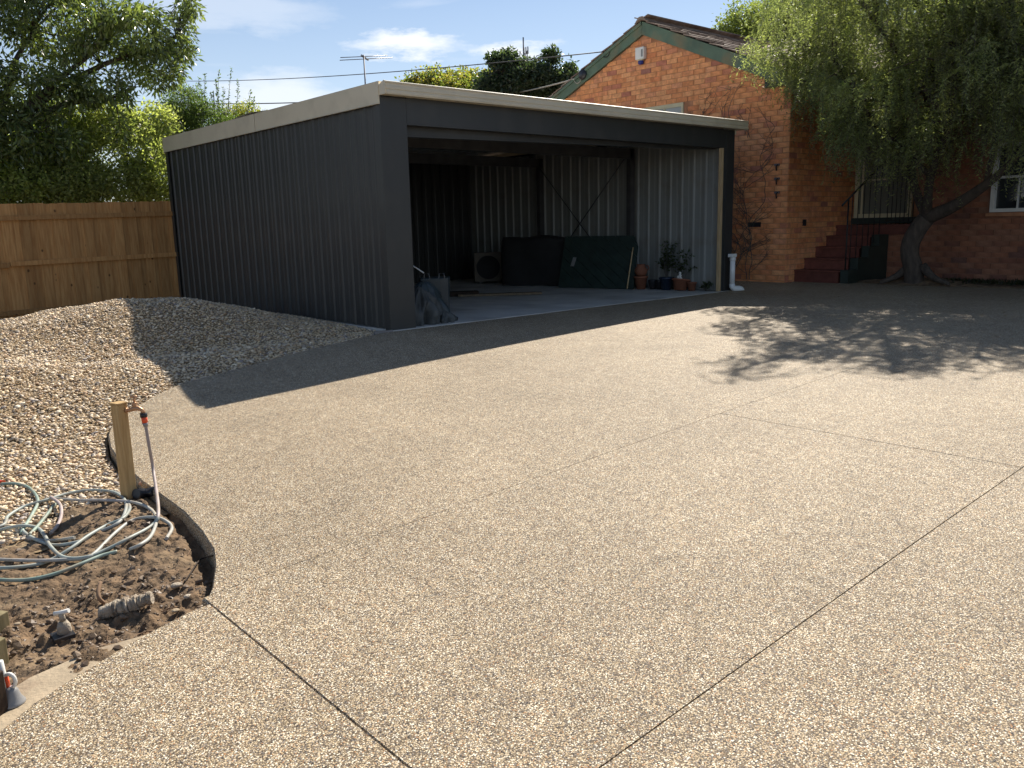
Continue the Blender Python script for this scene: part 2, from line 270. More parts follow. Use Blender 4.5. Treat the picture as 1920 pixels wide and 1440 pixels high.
# ---------------------------------------------------------------- object helpers
def tag(o, label=None, cat=None, group=None, kind=None):
    if label: o['label'] = label
    if cat: o['category'] = cat
    if group: o['group'] = group
    if kind: o['kind'] = kind
    return o
def empty(name, loc=(0, 0, 0), label=None, cat=None, group=None, rz=0, kind=None):
    o = bpy.data.objects.new(name, None); COL.objects.link(o); o.location = loc; o.rotation_euler = (0, 0, rz); o.empty_display_size = .1
    return tag(o, label, cat, group, kind)
class MB:
    def __init__(s): s.v = []; s.f = []; s.c = []; s.col = (1, 1, 1); s.sm = []; s.smooth = False
    def add(s, vs_, fs):
        k = len(s.v); s.v += [tuple(map(float, p)) for p in vs_]; s.c += [s.col] * len(vs_)
        for q in fs: s.f.append([i + k for i in q]); s.sm.append(s.smooth)
    def box(s, a, b, rot=None, piv=None):
        x0, y0, z0 = a; x1, y1, z1 = b
        P = [(x0, y0, z0), (x1, y0, z0), (x1, y1, z0), (x0, y1, z0), (x0, y0, z1), (x1, y0, z1), (x1, y1, z1), (x0, y1, z1)]
        if rot is not None:
            pv = Vector(piv if piv is not None else ((x0 + x1) / 2, (y0 + y1) / 2, (z0 + z1) / 2)); P = [tuple(rot @ (Vector(p) - pv) + pv) for p in P]
        s.add(P, [(0, 3, 2, 1), (4, 5, 6, 7), (0, 1, 5, 4), (1, 2, 6, 5), (2, 3, 7, 6), (3, 0, 4, 7)])
    def prism(s, poly, d):
        "poly: 3-D points of a planar outline, d: vector of extrusion"
        n = len(poly); P = [tuple(p) for p in poly] + [tuple(np.array(p) + np.array(d)) for p in poly]
        s.add(P, [tuple(range(n))[::-1], tuple(range(n, 2 * n))] + [(i, (i + 1) % n, n + (i + 1) % n, n + i) for i in range(n)])
    def tube(s, pts, r, n=8, cap=True):
        pts = [Vector(p) for p in pts]; m = len(pts); rr = r if hasattr(r, '__len__') else [r] * m
        P = []; up = None
        for i, p in enumerate(pts):
            t = (pts[min(i + 1, m - 1)] - pts[max(i - 1, 0)])
            if t.length < 1e-9: t = Vector((0, 0, 1))
            t.normalize()
            if up is None:
                up = Vector((0, 0, 1)) if abs(t.z) < .9 else Vector((1, 0, 0))
            a = (up - t * up.dot(t)); a.normalize(); b = t.cross(a); up = a
            for k in range(n):
                an = 2 * math.pi * k / n; P.append(p + (a * math.cos(an) + b * math.sin(an)) * rr[i])
        fs = []
        for i in range(m - 1):
            for k in range(n):
                fs.append((i * n + k, i * n + (k + 1) % n, (i + 1) * n + (k + 1) % n, (i + 1) * n + k))
        sm = s.smooth; s.smooth = True; s.add(P, fs); s.smooth = sm
        if cap:
            k0 = len(s.v) - len(P); s.f.append([k0 + k for k in range(n)][::-1]); s.sm.append(False); s.f.append([k0 + (m - 1) * n + k for k in range(n)]); s.sm.append(False)
    def lathe(s, prof, c=(0, 0, 0), n=20, rot=None):
        P = []
        for r, z in prof:
            for k in range(n):
                a = 2 * math.pi * k / n; v = Vector((r * math.cos(a), r * math.sin(a), z))
                if rot is not None: v = rot @ v
                P.append(v + Vector(c))
        fs = []
        for i in range(len(prof) - 1):
            for k in range(n): fs.append((i * n + k, i * n + (k + 1) % n, (i + 1) * n + (k + 1) % n, (i + 1) * n + k))
        sm = s.smooth; s.smooth = True; s.add(P, fs); s.smooth = sm
    def build(s, name, mat, parent=None, label=None, cat=None, group=None, kind=None, loc=None, bevel=0):
        me = bpy.data.meshes.new(name); me.from_pydata(s.v, [], s.f); me.update()
        me.polygons.foreach_set('use_smooth', s.sm)
        ca = me.color_attributes.new('col', 'FLOAT_COLOR', 'POINT'); ca.data.foreach_set('color', np.array([(*c, 1) for c in s.c], dtype=np.float32).ravel())
        me.materials.append(MAT[mat] if isinstance(mat, str) else mat)
        o = bpy.data.objects.new(name, me); COL.objects.link(o)
        if parent is not None: o.parent = parent
        if loc is not None: o.location = loc
        if bevel:
            bv = o.modifiers.new('bevel', 'BEVEL'); bv.width = bevel; bv.segments = 2; bv.limit_method = 'ANGLE'
        return tag(o, label, cat, group, kind)
def npmesh(name, V, Fc, mat, cols=None, smooth=False, parent=None, label=None, cat=None, group=None, kind=None):
    "V (n,3), Fc (m,k) arrays; cols per vertex"
    me = bpy.data.meshes.new(name); V = np.asarray(V, np.float32); Fc = np.asarray(Fc, np.int32); m, k = Fc.shape
    me.vertices.add(len(V)); me.vertices.foreach_set('co', V.ravel()); me.loops.add(m * k); me.loops.foreach_set('vertex_index', Fc.ravel())
    me.polygons.add(m); me.polygons.foreach_set('loop_start', np.arange(0, m * k, k, dtype=np.int32)); me.polygons.foreach_set('loop_total', np.full(m, k, np.int32))
    me.polygons.foreach_set('use_smooth', np.full(m, smooth)); me.update(calc_edges=True)
    if cols is not None:
        ca = me.color_attributes.new('col', 'FLOAT_COLOR', 'POINT'); c4 = np.ones((len(V), 4), np.float32); c4[:, :3] = cols; ca.data.foreach_set('color', c4.ravel())
    me.materials.append(MAT[mat] if isinstance(mat, str) else mat)
    o = bpy.data.objects.new(name, me); COL.objects.link(o)
    if parent is not None: o.parent = parent
    return tag(o, label, cat, group, kind)
def gridmesh(name, X, Y, Zz, mat, smooth=True, **kw):
    r, c = X.shape; V = np.stack([X, Y, Zz], -1).reshape(-1, 3); i = np.arange(r * c).reshape(r, c)
    Fc = np.stack([i[:-1, :-1], i[:-1, 1:], i[1:, 1:], i[1:, :-1]], -1).reshape(-1, 4)
    return npmesh(name, V, Fc, mat, smooth=smooth, **kw)
def leaves(C_, D, U, Ln, Wd, cols, fold=.25):
    "C base points, D directions, U side vectors -> rhombic folded leaves (2 quads -> here 2 tris sharing the midrib)"
    n = len(C_); D = D / np.linalg.norm(D, axis=1, keepdims=True); S = np.cross(D, U); S /= (np.linalg.norm(S, axis=1, keepdims=True) + 1e-9); Nn = np.cross(S, D)
    Ln = np.asarray(Ln)[:, None]; Wd = np.asarray(Wd)[:, None]
    tip = C_ + D * Ln; mid = C_ + D * Ln * .45
    a = mid + S * Wd + Nn * Wd * fold; b = mid - S * Wd + Nn * Wd * fold
    V = np.stack([C_, a, tip, b], 1).reshape(-1, 3); k = np.arange(n)[:, None] * 4
    Fc = np.concatenate([k + np.array([[0, 1, 2]]), k + np.array([[0, 2, 3]])], 0)
    return V, Fc, np.repeat(cols, 4, 0)
def rnd_dir(n): 
    v = NR.normal(size=(n, 3)); return v / np.linalg.norm(v, axis=1, keepdims=True)

# ================================================================ GROUND
g = np.concatenate([[-220, -90, -45], np.linspace(-22, 26, 60), [50, 95, 220]])
GX, GY = np.meshgrid(g, g); gridmesh('ground', GX, GY, Z(GX, GY) * 1.0 - .30 - .1 * (GX < -9), 'earth', kind='structure')

EDGE = np.array([(-.075, -.03), (-.913, -.326), (-1.552, -.536), (-2.322, -.798), (-2.623, -.879), (-2.931, -.952), (-3.268, -1.158), (-3.606, -1.446), (-3.772, -1.65), (-3.89, -1.961), (-3.985, -2.347), (-4.052, -2.792),
                 (-4.089, -3.341), (-4.098, -3.702), (-4.111, -4.121), (-4.156, -4.491), (-4.211, -4.779), (-4.279, -4.971), (-4.378, -5.18), (-4.469, -5.325), (-4.569, -5.345), (-4.8, -5.41), (-5.035, -5.512), (-5.169, -5.577), (-5.281, -5.667), (-6.5, -6.45), (-9, -8)])
def edge_x(y): return np.interp(-np.asarray(y, float), -EDGE[:, 1], EDGE[:, 0])
drive = empty('driveway', (0, 0, 0), 'tan exposed aggregate concrete driveway curving round the gravel and soil bed', None, kind='structure')
def panel(x0, x1, y0, y1, nx, ny, edge=False, top=None):
    "one poured bay: top sheet from x0 (or the curved edge) to x1, with its own sides going down"
    ys = np.linspace(y0, y1, ny); t = np.linspace(0, 1, nx)
    if edge:
        yk = -EDGE[:, 1]; ys = np.unique(np.concatenate([ys, [-v for v in yk if y0 < -v < y1]]))
        x0s = np.maximum(edge_x(ys), x0) if x0 is not None else edge_x(ys)
    else: x0s = np.full(len(ys), x0)
    X = x0s[:, None] + (x1 - x0s[:, None]) * (t[None, :] ** 1.3); Y = np.repeat(ys[:, None], nx, 1)
    def wob(X, Y): return Z(X, Y) + (fbm(X * .5, Y * .5, 3, 2) - .45) * .012
    H = wob(X, Y)
    # rounded lip then a side going down on the left, plain sides elsewhere
    X2 = np.concatenate([X[:, :1] - .004, X[:, :1] - .002, X[:, :1] + .006, X[:, 1:], X[:, -1:]], 1)
    Y2 = np.concatenate([Y[:, :1]] * 3 + [Y[:, 1:], Y[:, -1:]], 1)
    H2 = np.concatenate([H[:, :1] - .13, H[:, :1] - .010, H[:, :1], H[:, 1:], H[:, -1:] - .1], 1)
    X3 = np.concatenate([X2[:1], X2, X2[-1:]], 0); Y3 = np.concatenate([Y2[:1], Y2, Y2[-1:]], 0); H3 = np.concatenate([np.minimum(H2[:1], H2[:1] - .1), H2, H2[-1:] - .1], 0)
    return gridmesh('concrete_panel', X3, Y3, H3, 'agg', smooth=False, parent=drive)
panel(None, 9.3, -5.2500, -.052, 60, 110, True)
panel(-4.45, -.7008, -7.186, -5.2540, 30, 14)
panel(-.6992, 10, -7.186, -5.2540, 50, 14)
panel(-4.448, 10, -12, -7.1915, 50, 20)
panel(None, -4.4535, -12, -5.335, 20, 20, True)
panel(6.93, 8.7, -.048, 5, 8, 12)

# gravel bed under the pebbles, with the heap in front of the fence
def gravel_h(x, y):
    b = Z(x, y) - .035
    cz = np.interp(x, [-6.5, -5.2, -4.4, -3.7, -3.1, -2.4, -1.7, -1.1, -.5, -.05], [.05, .12, .20, .29, .36, .445, .41, .27, .11, .03])
    yc = 2.15 + .12 * np.sin(x * 1.3)
    prof = np.where(y < yc, sst(1 - (yc - y) / 1.95), sst(1 - (y - yc - .25) / 2.2))
    h2 = .10 * np.exp(-(((x + 4.4) / .8) ** 2 + ((y - .2) / .7) ** 2))
    back = -.10 * sst((y - 4.2) / 2.5) * sst((-.8 - x) / 1.4)
    lo = -.035 * sst(-(y + 1.1) / 1.4) 
    nn = (fbm(x * 2.2, y * 2.2, 9, 3) - .45) * .07 * sst((y + 2.5) / 3 + .35) * sst((-x) / .5 + .1)
    return b + np.maximum(cz, 0) * prof + h2 + back + lo + nn + .02 * sst((y - .2) / .5)
ys = np.linspace(-3.9, 7.3, 180); tt = np.linspace(0, 1, 110)
ex = np.where(ys > -.06, -.045, edge_x(ys) - .01)
X = ex[:, None] + (-8.5 - ex[:, None]) * tt[None, :] ** 1.3; Y = np.repeat(ys[:, None], len(tt), 1)
H = gravel_h(X, Y); H[:, 0] -= .03
gridmesh('gravel_bed', X[:, ::-1], Y[:, ::-1], H[:, ::-1], 'gravelbed', kind='structure')

# pebbles, one squashed 20-face stone each
t_ = (1 + 5 ** .5) / 2
ICO = np.array([(-1, t_, 0), (1, t_, 0), (-1, -t_, 0), (1, -t_, 0), (0, -1, t_), (0, 1, t_), (0, -1, -t_), (0, 1, -t_), (t_, 0, -1), (t_, 0, 1), (-t_, 0, -1), (-t_, 0, 1)]) / (1 + t_ ** 2) ** .5
ICF = np.array([(0, 11, 5), (0, 5, 1), (0, 1, 7), (0, 7, 10), (0, 10, 11), (1, 5, 9), (5, 11, 4), (11, 10, 2), (10, 7, 6), (7, 1, 8), (3, 9, 4), (3, 4, 2), (3, 2, 6), (3, 6, 8), (3, 8, 9), (4, 9, 5), (2, 4, 11), (6, 2, 10), (8, 6, 7), (9, 8, 1)])
def stones(P, size, pal, name, mat='pebble', flat=.5, smooth=True, **kw):
    n = len(P); ax = size[:, None] * np.stack([NR.uniform(.9, 1.35, n), NR.uniform(.65, .95, n), NR.uniform(flat * .7, flat * 1.2, n)], 1)
    az = NR.uniform(0, 6.283, n); tl = NR.normal(0, .28, (n, 2))
    V = ICO[None] * (1 + NR.normal(0, .09, (n, 12, 1))) * ax[:, None, :]
    c, s = np.cos(az)[:, None], np.sin(az)[:, None]
    x = V[..., 0] * c - V[..., 1] * s; y = V[..., 0] * s + V[..., 1] * c; z = V[..., 2]
    z2 = z + x * np.sin(tl[:, :1]) + y * np.sin(tl[:, 1:])
    V = np.stack([x, y, z2], -1) + P[:, None, :]
    Fc = (np.arange(n)[:, None, None] * 12 + ICF[None]).reshape(-1, 3)
    pal = np.array(pal); ci = pal[NR.randint(0, len(pal), n)] * NR.uniform(.78, 1.12, (n, 1)) * np.array([1.0, .985, 1.03])
    return npmesh(name, V.reshape(-1, 3), Fc, mat, cols=np.repeat(ci, 12, 0), smooth=smooth, **kw)
PAL = [(.70, .55, .33), (.64, .49, .28), (.74, .60, .39), (.82, .72, .52), (.54, .40, .23), (.66, .51, .31), (.42, .35, .25), (.70, .56, .35), (.58, .40, .23), (.30, .26, .22), (.78, .64, .43), (.52, .44, .33), (.66, .53, .34)]
def pebble_points(x0, x1, y0, y1, sp, seed=0):
    xs = np.arange(x0, x1, sp); ys_ = np.arange(y0, y1, sp); X, Y = np.meshgrid(xs, ys_); X = X.ravel() + NR.uniform(-.5, .5, X.size) * sp; Y = Y.ravel() + NR.uniform(-.5, .5, Y.size) * sp
    lim = np.where(Y > -.06, -.07, edge_x(Y) - .035)
    bnd = -3.35 + (X + 4.1) * .05 + (fbm(X * 4, Y * 0 + 1, 5, 2) - .45) * .25 - .25 * sst((-4.5 - X) / .3)
    ok = (X < lim) & (Y > bnd) & (Y < 6.98)
    # keep to what a camera near this one can see
    v = np.stack([X, Y, np.zeros_like(X)], 1) - CAM; q = v @ ROT; px = CX + F * q[:, 0] / q[:, 2]
    ok &= px > -180
    return X[ok], Y[ok]
X, Y = pebble_points(-7.5, 0, -3.9, 7, .0262)
far = Y > 2.9; keep = ~far | (NR.uniform(size=len(X)) < .6); X, Y = X[keep], Y[keep]
Hh = gravel_h(X, Y) + NR.uniform(.0, .016, len(X)); sz = np.clip(NR.lognormal(math.log(.0124), .36, len(X)), .006, .027)
stones(np.stack([X, Y, Hh], 1), sz, PAL, 'gravel', label='loose cream and tan river pebbles heaped against the shed and fence', cat='gravel', kind='stuff')

# soil bed in the left foreground
def soil_h(x, y):
    b = Z(x, y) - .088
    n = (fbm(x * 5, y * 5, 21, 4) - .47) * .07 + (fbm(x * 19, y * 19, 31, 4) - .45) * .040 + np.maximum(0, fbm(x * 34, y * 30, 51, 3) - .48) * .045
    clod = np.maximum(0, fbm(x * 11, y * 11, 41, 3) - .52) * .20 * np.exp(-((x + 4.82) ** 2 + (y + 5.0) ** 2) / .16)
    trench = -.045 * np.exp(-((edge_x(y) - x - .03) / .035) ** 2) * (y > -5.0)
    rise = .062 * sst((-5.12 - y) / .28) * (x < -4.3) - .035 * sst((-5.0 - x) / .15) * sst((-5.25 - y) / .15)
    up = .05 * np.exp(-((x + 4.35) ** 2 + (y + 3.9) ** 2) / .3)
    return b + n + clod + trench + rise + up
ys = np.linspace(-7.0, -2.6, 560); ex = edge_x(ys) - .006; tt = np.linspace(0, 1, 300)
X = ex[:, None] + (-6.2 - ex[:, None]) * tt[None, :] ** 1.2; Y = np.repeat(ys[:, None], len(tt), 1)
H = soil_h(X, Y) - .12 * sst((Y + 3.25) / .4)
gridmesh('soil_bed', X[:, ::-1], Y[:, ::-1], H[:, ::-1], 'soil', kind='structure')
n = 9000; X = NR.uniform(-5.9, -4.15, n); Y = NR.uniform(-5.5, -3.35, n); ok = X < edge_x(Y) - .02; X, Y = X[ok], Y[ok]
w_ = np.exp(-((X + 4.75) ** 2 + (Y + 5.0) ** 2) / .30) + .10 + .3 * (fbm(X * 6, Y * 6, 77, 2) > .42); ok = NR.uniform(size=len(X)) < w_; X, Y = X[ok], Y[ok]
stones(np.stack([X, Y, soil_h(X, Y) - .001], 1), NR.lognormal(math.log(.0055), .55, len(X)).clip(.002, .022), [(.13, .085, .048), (.10, .066, .038), (.17, .115, .065), (.15, .10, .055), (.22, .16, .10)], 'soil_clods', flat=.75, smooth=False, label='brown crumbs and clods of earth scattered over the soil bed', cat='soil', kind='stuff')
n = 90; X = NR.uniform(-5.6, -4.2, n); Y = NR.uniform(-5.45, -3.5, n); ok = X < edge_x(Y) - .05; X, Y = X[ok], Y[ok]; mb = MB()
for x_, y_ in zip(X, Y):
    a_ = R_.uniform(0, 6.28); l_ = R_.uniform(.02, .08); p0 = (x_, y_, float(soil_h(x_, y_)) + .004); x2, y2 = x_ + l_ * math.cos(a_), y_ + l_ * math.sin(a_); xm, ym = (x_ + x2) / 2 + R_.uniform(-.01, .01), (y_ + y2) / 2
    mb.tube([p0, (xm, ym, float(soil_h(xm, ym)) + .008), (x2, y2, float(soil_h(x2, y2)) + R_.uniform(0, .02))], R_.uniform(.0012, .0028), 4, False)
mb.build('soil_twigs', 'twig', label='thin broken roots and twigs strewn over the brown soil bed', cat='twigs', kind='stuff')
# plain concrete strip along the near edge of the bed
mb = MB(); P = [(-4.66, -5.385), (-4.88, -5.455), (-5.035, -5.515), (-5.281, -5.667), (-6.5, -6.45), (-6.62, -6.28), (-5.36, -5.48), (-5.13, -5.36), (-4.9, -5.33)]
top = [(x, y, float(Z(x, y)) - .010) for x, y in P]; mb.prism([(x, y, z - .08) for x, y, z in top], (0, 0, .08)); mb.build('concrete_strip', 'conc', kind='structure')

# shed slab
mb = MB(); mb.box((-.02, -.045, -.16), (7.12, 7.1, .006)); mb.build('shed_floor', 'slab', kind='structure')

# soil mound the tree stands in
x = np.linspace(8.9, 10.6, 40); y = np.linspace(-7, -1.05, 90); X, Y = np.meshgrid(x, y)
H = Z(X, Y) - .03 + .11 * np.exp(-(((X - 9.5) / .45) ** 2 + ((Y + 2.35) / .7) ** 2)) + sst((X - 9.2) / .2) * .05 + (fbm(X * 5, Y * 5, 3, 3) - .45) * .06
gridmesh('soil_mound', X, Y, H, 'soil', kind='structure')

# ================================================================ SHED
shed = empty('shed', (0, 0, 0), 'charcoal ribbed steel double garage shed with cream gutter and open front', 'shed')
def rib_sheet(L0, L1, zt, zb, side, pitch=.262, depth=.020):
    "profile runs along local x, stands along z; side=+1: ribs stand out towards -y"
    prof = []; x = L0
    while x < L1 - 1e-6:
        for dx, d in ((0, 0), (.10, 0), (.115, .006), (.13, 0), (.187, 0), (.207, depth), (.240, depth), (.26, 0)):
            if x + dx <= L1: prof.append((x + dx, -d * side))
        x += pitch
    prof.append((L1, 0)); mb = MB()
    P = [(a, b, zb) for a, b in prof] + [(a, b, zt) for a, b in prof]; n = len(prof)
    mb.add(P, [(i, i + 1, n + i + 1, n + i) for i in range(n - 1)]); return mb
# left outside wall: nine sheets
ny = 9; wd = .786; first = None
for k in range(ny):
    if first is None:
        o = rib_sheet(0, wd, 2.76, .02, 1).build('wall_sheet', 'charcoal', shed); first = o
    else: o = first.copy(); COL.objects.link(o)
    o.rotation_euler = (0, 0, -math.pi / 2); o.location = (-.0, .06 + wd * (k + 1) - .0, 0)
# inside faces: left, back, right
for (x0, y0, rz, cnt, pit) in ((.03, .1, math.pi / 2, 9, .786), (7.0, 6.98, math.pi, 9, .774), (6.90, 7.0, -math.pi / 2, 9, .77)):
    f = None
    for k in range(cnt):
        if f is None: o = rib_sheet(0, pit, 2.7, .015, 1, pitch=.2567, depth=.03).build('inner_sheet', 'inner' if rz < 0 else 'charcoal', shed); f = o
        else: o = f.copy(); COL.objects.link(o)
        o.rotation_euler = (0, 0, rz)
        if rz > 2: o.location = (x0 - pit * k, y0, 0)
        elif rz > 0: o.location = (x0, y0 + pit * k, 0)
        else: o.location = (x0, y0 - pit * k, 0)
mb = MB(); mb.box((7.0, .02, 0), (7.04, 7.08, 2.75)); mb.build('right_wall', 'charcoal', shed)
mb = MB(); mb.box((0.0, 7.04, 0), (7.0, 7.08, 2.75)); mb.build('rear_wall', 'charcoal', shed)
# corner flashings, header
mb = MB(); mb.box((-.035, -.012, 0), (.34, .0, 2.765)); mb.box((-.035, 0, 0), (-.023, .11, 2.765)); mb.box((.328, 0, 0), (.34, .12, 2.46)); mb.build('corner_flashing', 'charcoal', shed, bevel=.003)
mb = MB(); mb.box((6.86, -.012, 0), (7.20, .0, 2.765)); mb.box((7.19, 0, 0), (7.20, .16, 2.765)); mb.box((7.03, .002, 0), (7.05, .02, 2.7)); mb.build('corner_flashing', 'charcoal', shed, bevel=.003)
mb = MB(); mb.box((6.94, -.03, 0), (6.99, -.0125, 2.70)); mb.build('corner_trim', 'charcoal', shed)
mb = MB(); mb.box((-.035, 7.08, 0), (.12, 7.09, 2.75)); mb.box((-.04, 6.98, 0), (-.028, 7.09, 2.76)); mb.build('rear_corner_flashing', 'charcoal', shed)
mb = MB(); mb.box((.34, -.013, 2.462), (6.86, 0, 2.79)); mb.box((.34, 0, 2.462), (6.86, .10, 2.475)); mb.build('door_header', 'charcoal', shed)
mb = MB(); mb.prism([(.342, .13, 2.338), (6.2, .13, 2.425), (6.85, .13, 2.45), (6.85, .13, 2.60), (.342, .13, 2.60)], (0, .09, 0)); mb.build('portal_beam', 'charcoal', shed)
mb = MB(); mb.box((6.79, -.03, .012), (6.858, .02, 2.455)); mb.build('door_jamb_timber', 'ply', shed, label='pale timber stud on the right side of the opening')
# columns, purlins, bracing inside
for y in (2.0, 4.5): 
    mb = MB(); mb.box((6.74, y - .05, .012), (6.86, y + .05, 2.6)); mb.build('column', 'galv', shed)
    mb = MB(); mb.box((.06, y - .05, 2.42), (6.8, y + .05, 2.6)); mb.build('rafter', 'galv', shed)
for y in (1.1, 3.2, 5.6, 6.7):
    mb = MB(); mb.box((.06, y - .03, 2.62), (6.9, y + .03, 2.72)); mb.build('purlin', 'galv', shed)
for a, b in (((6.72, 2.06, 2.45), (6.72, 4.45, .05)), ((6.70, 4.45, 2.45), (6.70, 2.06, .05))):
    mb = MB(); mb.tube([a, b], .012, 6); mb.build('brace_rod', 'black', shed)
# roof sheet (ribs along y), slight rise in the middle, cream fascia and gutter
mb = MB(); xs = []; x = -.03
while x < 7.3:
    for dx, d in ((0, 0), (.15, 0), (.165, .028), (.2, .028), (.215, 0)): xs.append((x + dx, d))
    x += .25
P = []
for (yy, zz) in ((-.09, 2.775), (3.5, 2.97), (7.2, 2.80)):
    P += [(a, yy, zz + b) for a, b in xs]
n = len(xs); mb.add(P, [(r * n + i, r * n + i + 1, (r + 1) * n + i + 1, (r + 1) * n + i) for r in range(2) for i in range(n - 1)]); mb.build('roof_sheet', 'roofsheet', shed)
for (ya, yb) in ((-.02, 3.305), (3.325, 7.14)):
    mb = MB(); mb.prism([(-.050, ya, 2.682), (-.050, ya, 2.925), (-.038, ya, 2.925), (-.038, ya, 2.682)], (0, yb - ya, 0)); mb.box((-.066, ya, 2.676), (-.038, yb, 2.681)); mb.box((-.05, ya, 2.926), (.07, yb, 2.93)); mb.build('fascia', 'cream', shed)
mb = MB(); mb.box((7.22, -.02, 2.70), (7.235, 7.14, 2.93)); mb.build('fascia', 'cream', shed)
mb = MB(); mb.box((-.02, 7.1, 2.66), (7.2, 7.2, 2.80)); mb.build('rear_gutter', 'cream', shed)
GP = [(-.02, 2.775), (-.145, 2.775), (-.150, 2.79), (-.150, 2.815), (-.143, 2.82), (-.143, 2.83), (-.150, 2.836), (-.150, 2.865), (-.143, 2.87), (-.143, 2.895), (-.153, 2.905), (-.153, 2.918), (-.140, 2.924), (-.135, 2.918), (-.135, 2.80), (-.02, 2.80)]
mb = MB(); mb.prism([(-.03, y, z) for y, z in GP], (7.43, 0, 0)); mb.build('gutter', 'cream', shed, label='cream quad gutter along the front edge')
mb = MB(); mb.prism([(-.034, y, z) for y, z in [(-.02, 2.775), (-.146, 2.775), (-.153, 2.918), (-.13, 2.93), (-.02, 2.89)]], (-.006, 0, 0)); mb.build('gutter_end_cap', 'cream', shed)
mb = MB(); mb.box((-.3, -.06, -.02), (-.04, -.03, .02)); mb.build('base_angle', 'alu', shed)

# ================================================================ BRICK HOUSE
HX = 8.615; RY = -.23; WX = 10.5; AP = (3.2, 5.40); SL = .432
house = empty('brick_house', (HX, RY, 0), 'orange brick house with a green trimmed gable and brown tiled roof behind the shed', 'house')
bpy.context.view_layer.update()
def hb(mb, name, mat, **kw):
    mb.v = [(a - HX, b - RY, c) for a, b, c in mb.v]; return mb.build(name, mat, house, **kw)
def gz(y): return AP[1] - .34 - SL * abs(y - AP[0])      # brick top under the barge board
BZ = -.1
mb = MB(); mb.prism([(HX, RY, BZ), (HX, RY, 3.62), (HX, .28, 3.62), (HX, .28, gz(.28)), (HX, AP[0], gz(AP[0])), (HX, 6.6, gz(6.6)), (HX, 6.63, BZ)], (.2, 0, 0)); hb(mb, 'gable_wall', 'mortar')
mb = MB(); mb.box((HX + .2, RY, BZ), (11.4, RY + .2, 3.72)); hb(mb, 'return_wall', 'mortar')
# right wall with the window opening
WY0, WY1, WZ0, WZ1 = -4.6, -3.05, 1.27, 2.45
mb = MB()
for (ya, yb, za, zb) in ((-11, WY0, BZ, 3.72), (WY0, WY1, BZ, WZ0), (WY0, WY1, WZ1, 3.72), (WY1, -1.80, BZ, 3.72), (-1.80, -1.15, BZ, 1.027)): mb.box((WX, ya, za), (WX + .2, yb, zb))
mb.box((WX, -1.15, BZ), (WX + .2, RY, .9)); mb.box((WX + .2, -1.999, BZ), (11.4, -1.80, 3.72)); hb(mb, 'right_wall', 'mortar_shade')
mb = MB(); mb.box((11.2, -2, 1.0), (11.35, RY, 3.8)); hb(mb, 'porch_rear_wall', 'mortar')
# individual bricks; (wall, origin, u direction, normal)
cand = []
CH, BL, JT = .0975, .27, .011
def lay(fn, u0, u1, z0, z1, pt, allowed, flip=0):
    row = 0; z = z0
    while z + CH - JT <= z1 + .02:
        u = u0 - (.5 * BL if row % 2 else 0)
        while u < u1:
            a, b = max(u, u0), min(u + BL - JT, u1)
            if b - a > .05 and allowed((a + b) / 2, z + CH * .5, a, b): cand.append((fn, a, b, z, z + CH - JT, pt))
            u += BL
        z += CH; row += 1
def gable_ok(y, z, a, b):
    if 2.14 < b and a < 3.5 and 2.45 < z < 3.62: return False
    if y < .29 and z > 3.6: return False
    return z + .03 < gz(y)
WOB = lambda: R_.uniform(.004, .011)
lay('g', RY, 6.6, .0, 5.1, None, gable_ok)
lay('r', HX + .01, 11.2, .0, 3.7, None, lambda u, z, a, b: True)
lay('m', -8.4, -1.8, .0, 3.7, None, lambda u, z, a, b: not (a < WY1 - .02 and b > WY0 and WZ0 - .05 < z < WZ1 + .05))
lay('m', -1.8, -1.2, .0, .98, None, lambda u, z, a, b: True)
def brick_geo(c):
    k, a, b, z0, z1, _ = c; w = WOB(); e = lambda: R_.uniform(-.0025, .0025)
    if k == 'g': P = [(HX - w, a + e(), z0 + e()), (HX - w, b + e(), z0 + e()), (HX - w, b + e(), z1 + e()), (HX - w, a + e(), z1 + e())]; d = (w + .004, 0, 0)
    elif k == 'm': P = [(WX - w, a + e(), z0 + e()), (WX - w, b + e(), z0 + e()), (WX - w, b + e(), z1 + e()), (WX - w, a + e(), z1 + e())]; d = (w + .004, 0, 0)
    else: P = [(a + e(), RY - w, z0 + e()), (b + e(), RY - w, z0 + e()), (b + e(), RY - w, z1 + e()), (a + e(), RY - w, z1 + e())]; d = (0, w + .004, 0)
    return P, d
def brick_score(c):
    P, d = brick_geo(c); q = [proj(p) for p in P]; xs_ = [t[0] for t in q]; ys_ = [t[1] for t in q]; cx, cy = sum(xs_) / 4, sum(ys_) / 4
    if not (0 < cx < 1920 and 0 < cy < 1440): return 0
    if cx < 1375 and cy > 155 + (cx - 715) * .108: return 0
    if c[0] == 'm' and cy < 330: return .1
    if c[0] == 'r' and cx > 1560: return .1
    return abs(sum(xs_[i] * ys_[(i + 1) % 4] - xs_[(i + 1) % 4] * ys_[i] for i in range(4))) / 2 * (1.15 if c[0] == 'g' else 1)
sc_ = sorted(cand, key=brick_score, reverse=True)
rest = MB(); rest2 = MB()
for i, c in enumerate(sc_):
    P, d = brick_geo(c)
    if i < 299:
        mb = MB(); p0 = np.array(P[0]); mb.prism([tuple(np.array(p) - p0) for p in P], d); mb.build('brick', 'shadebrick' if c[0] == 'm' else 'brick', house, loc=tuple(p0 - np.array([HX, RY, 0])))
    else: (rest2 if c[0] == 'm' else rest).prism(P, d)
hb(rest, 'brickwork', 'brick', kind='stuff'); hb(rest2, 'brickwork', 'shadebrick', kind='stuff')

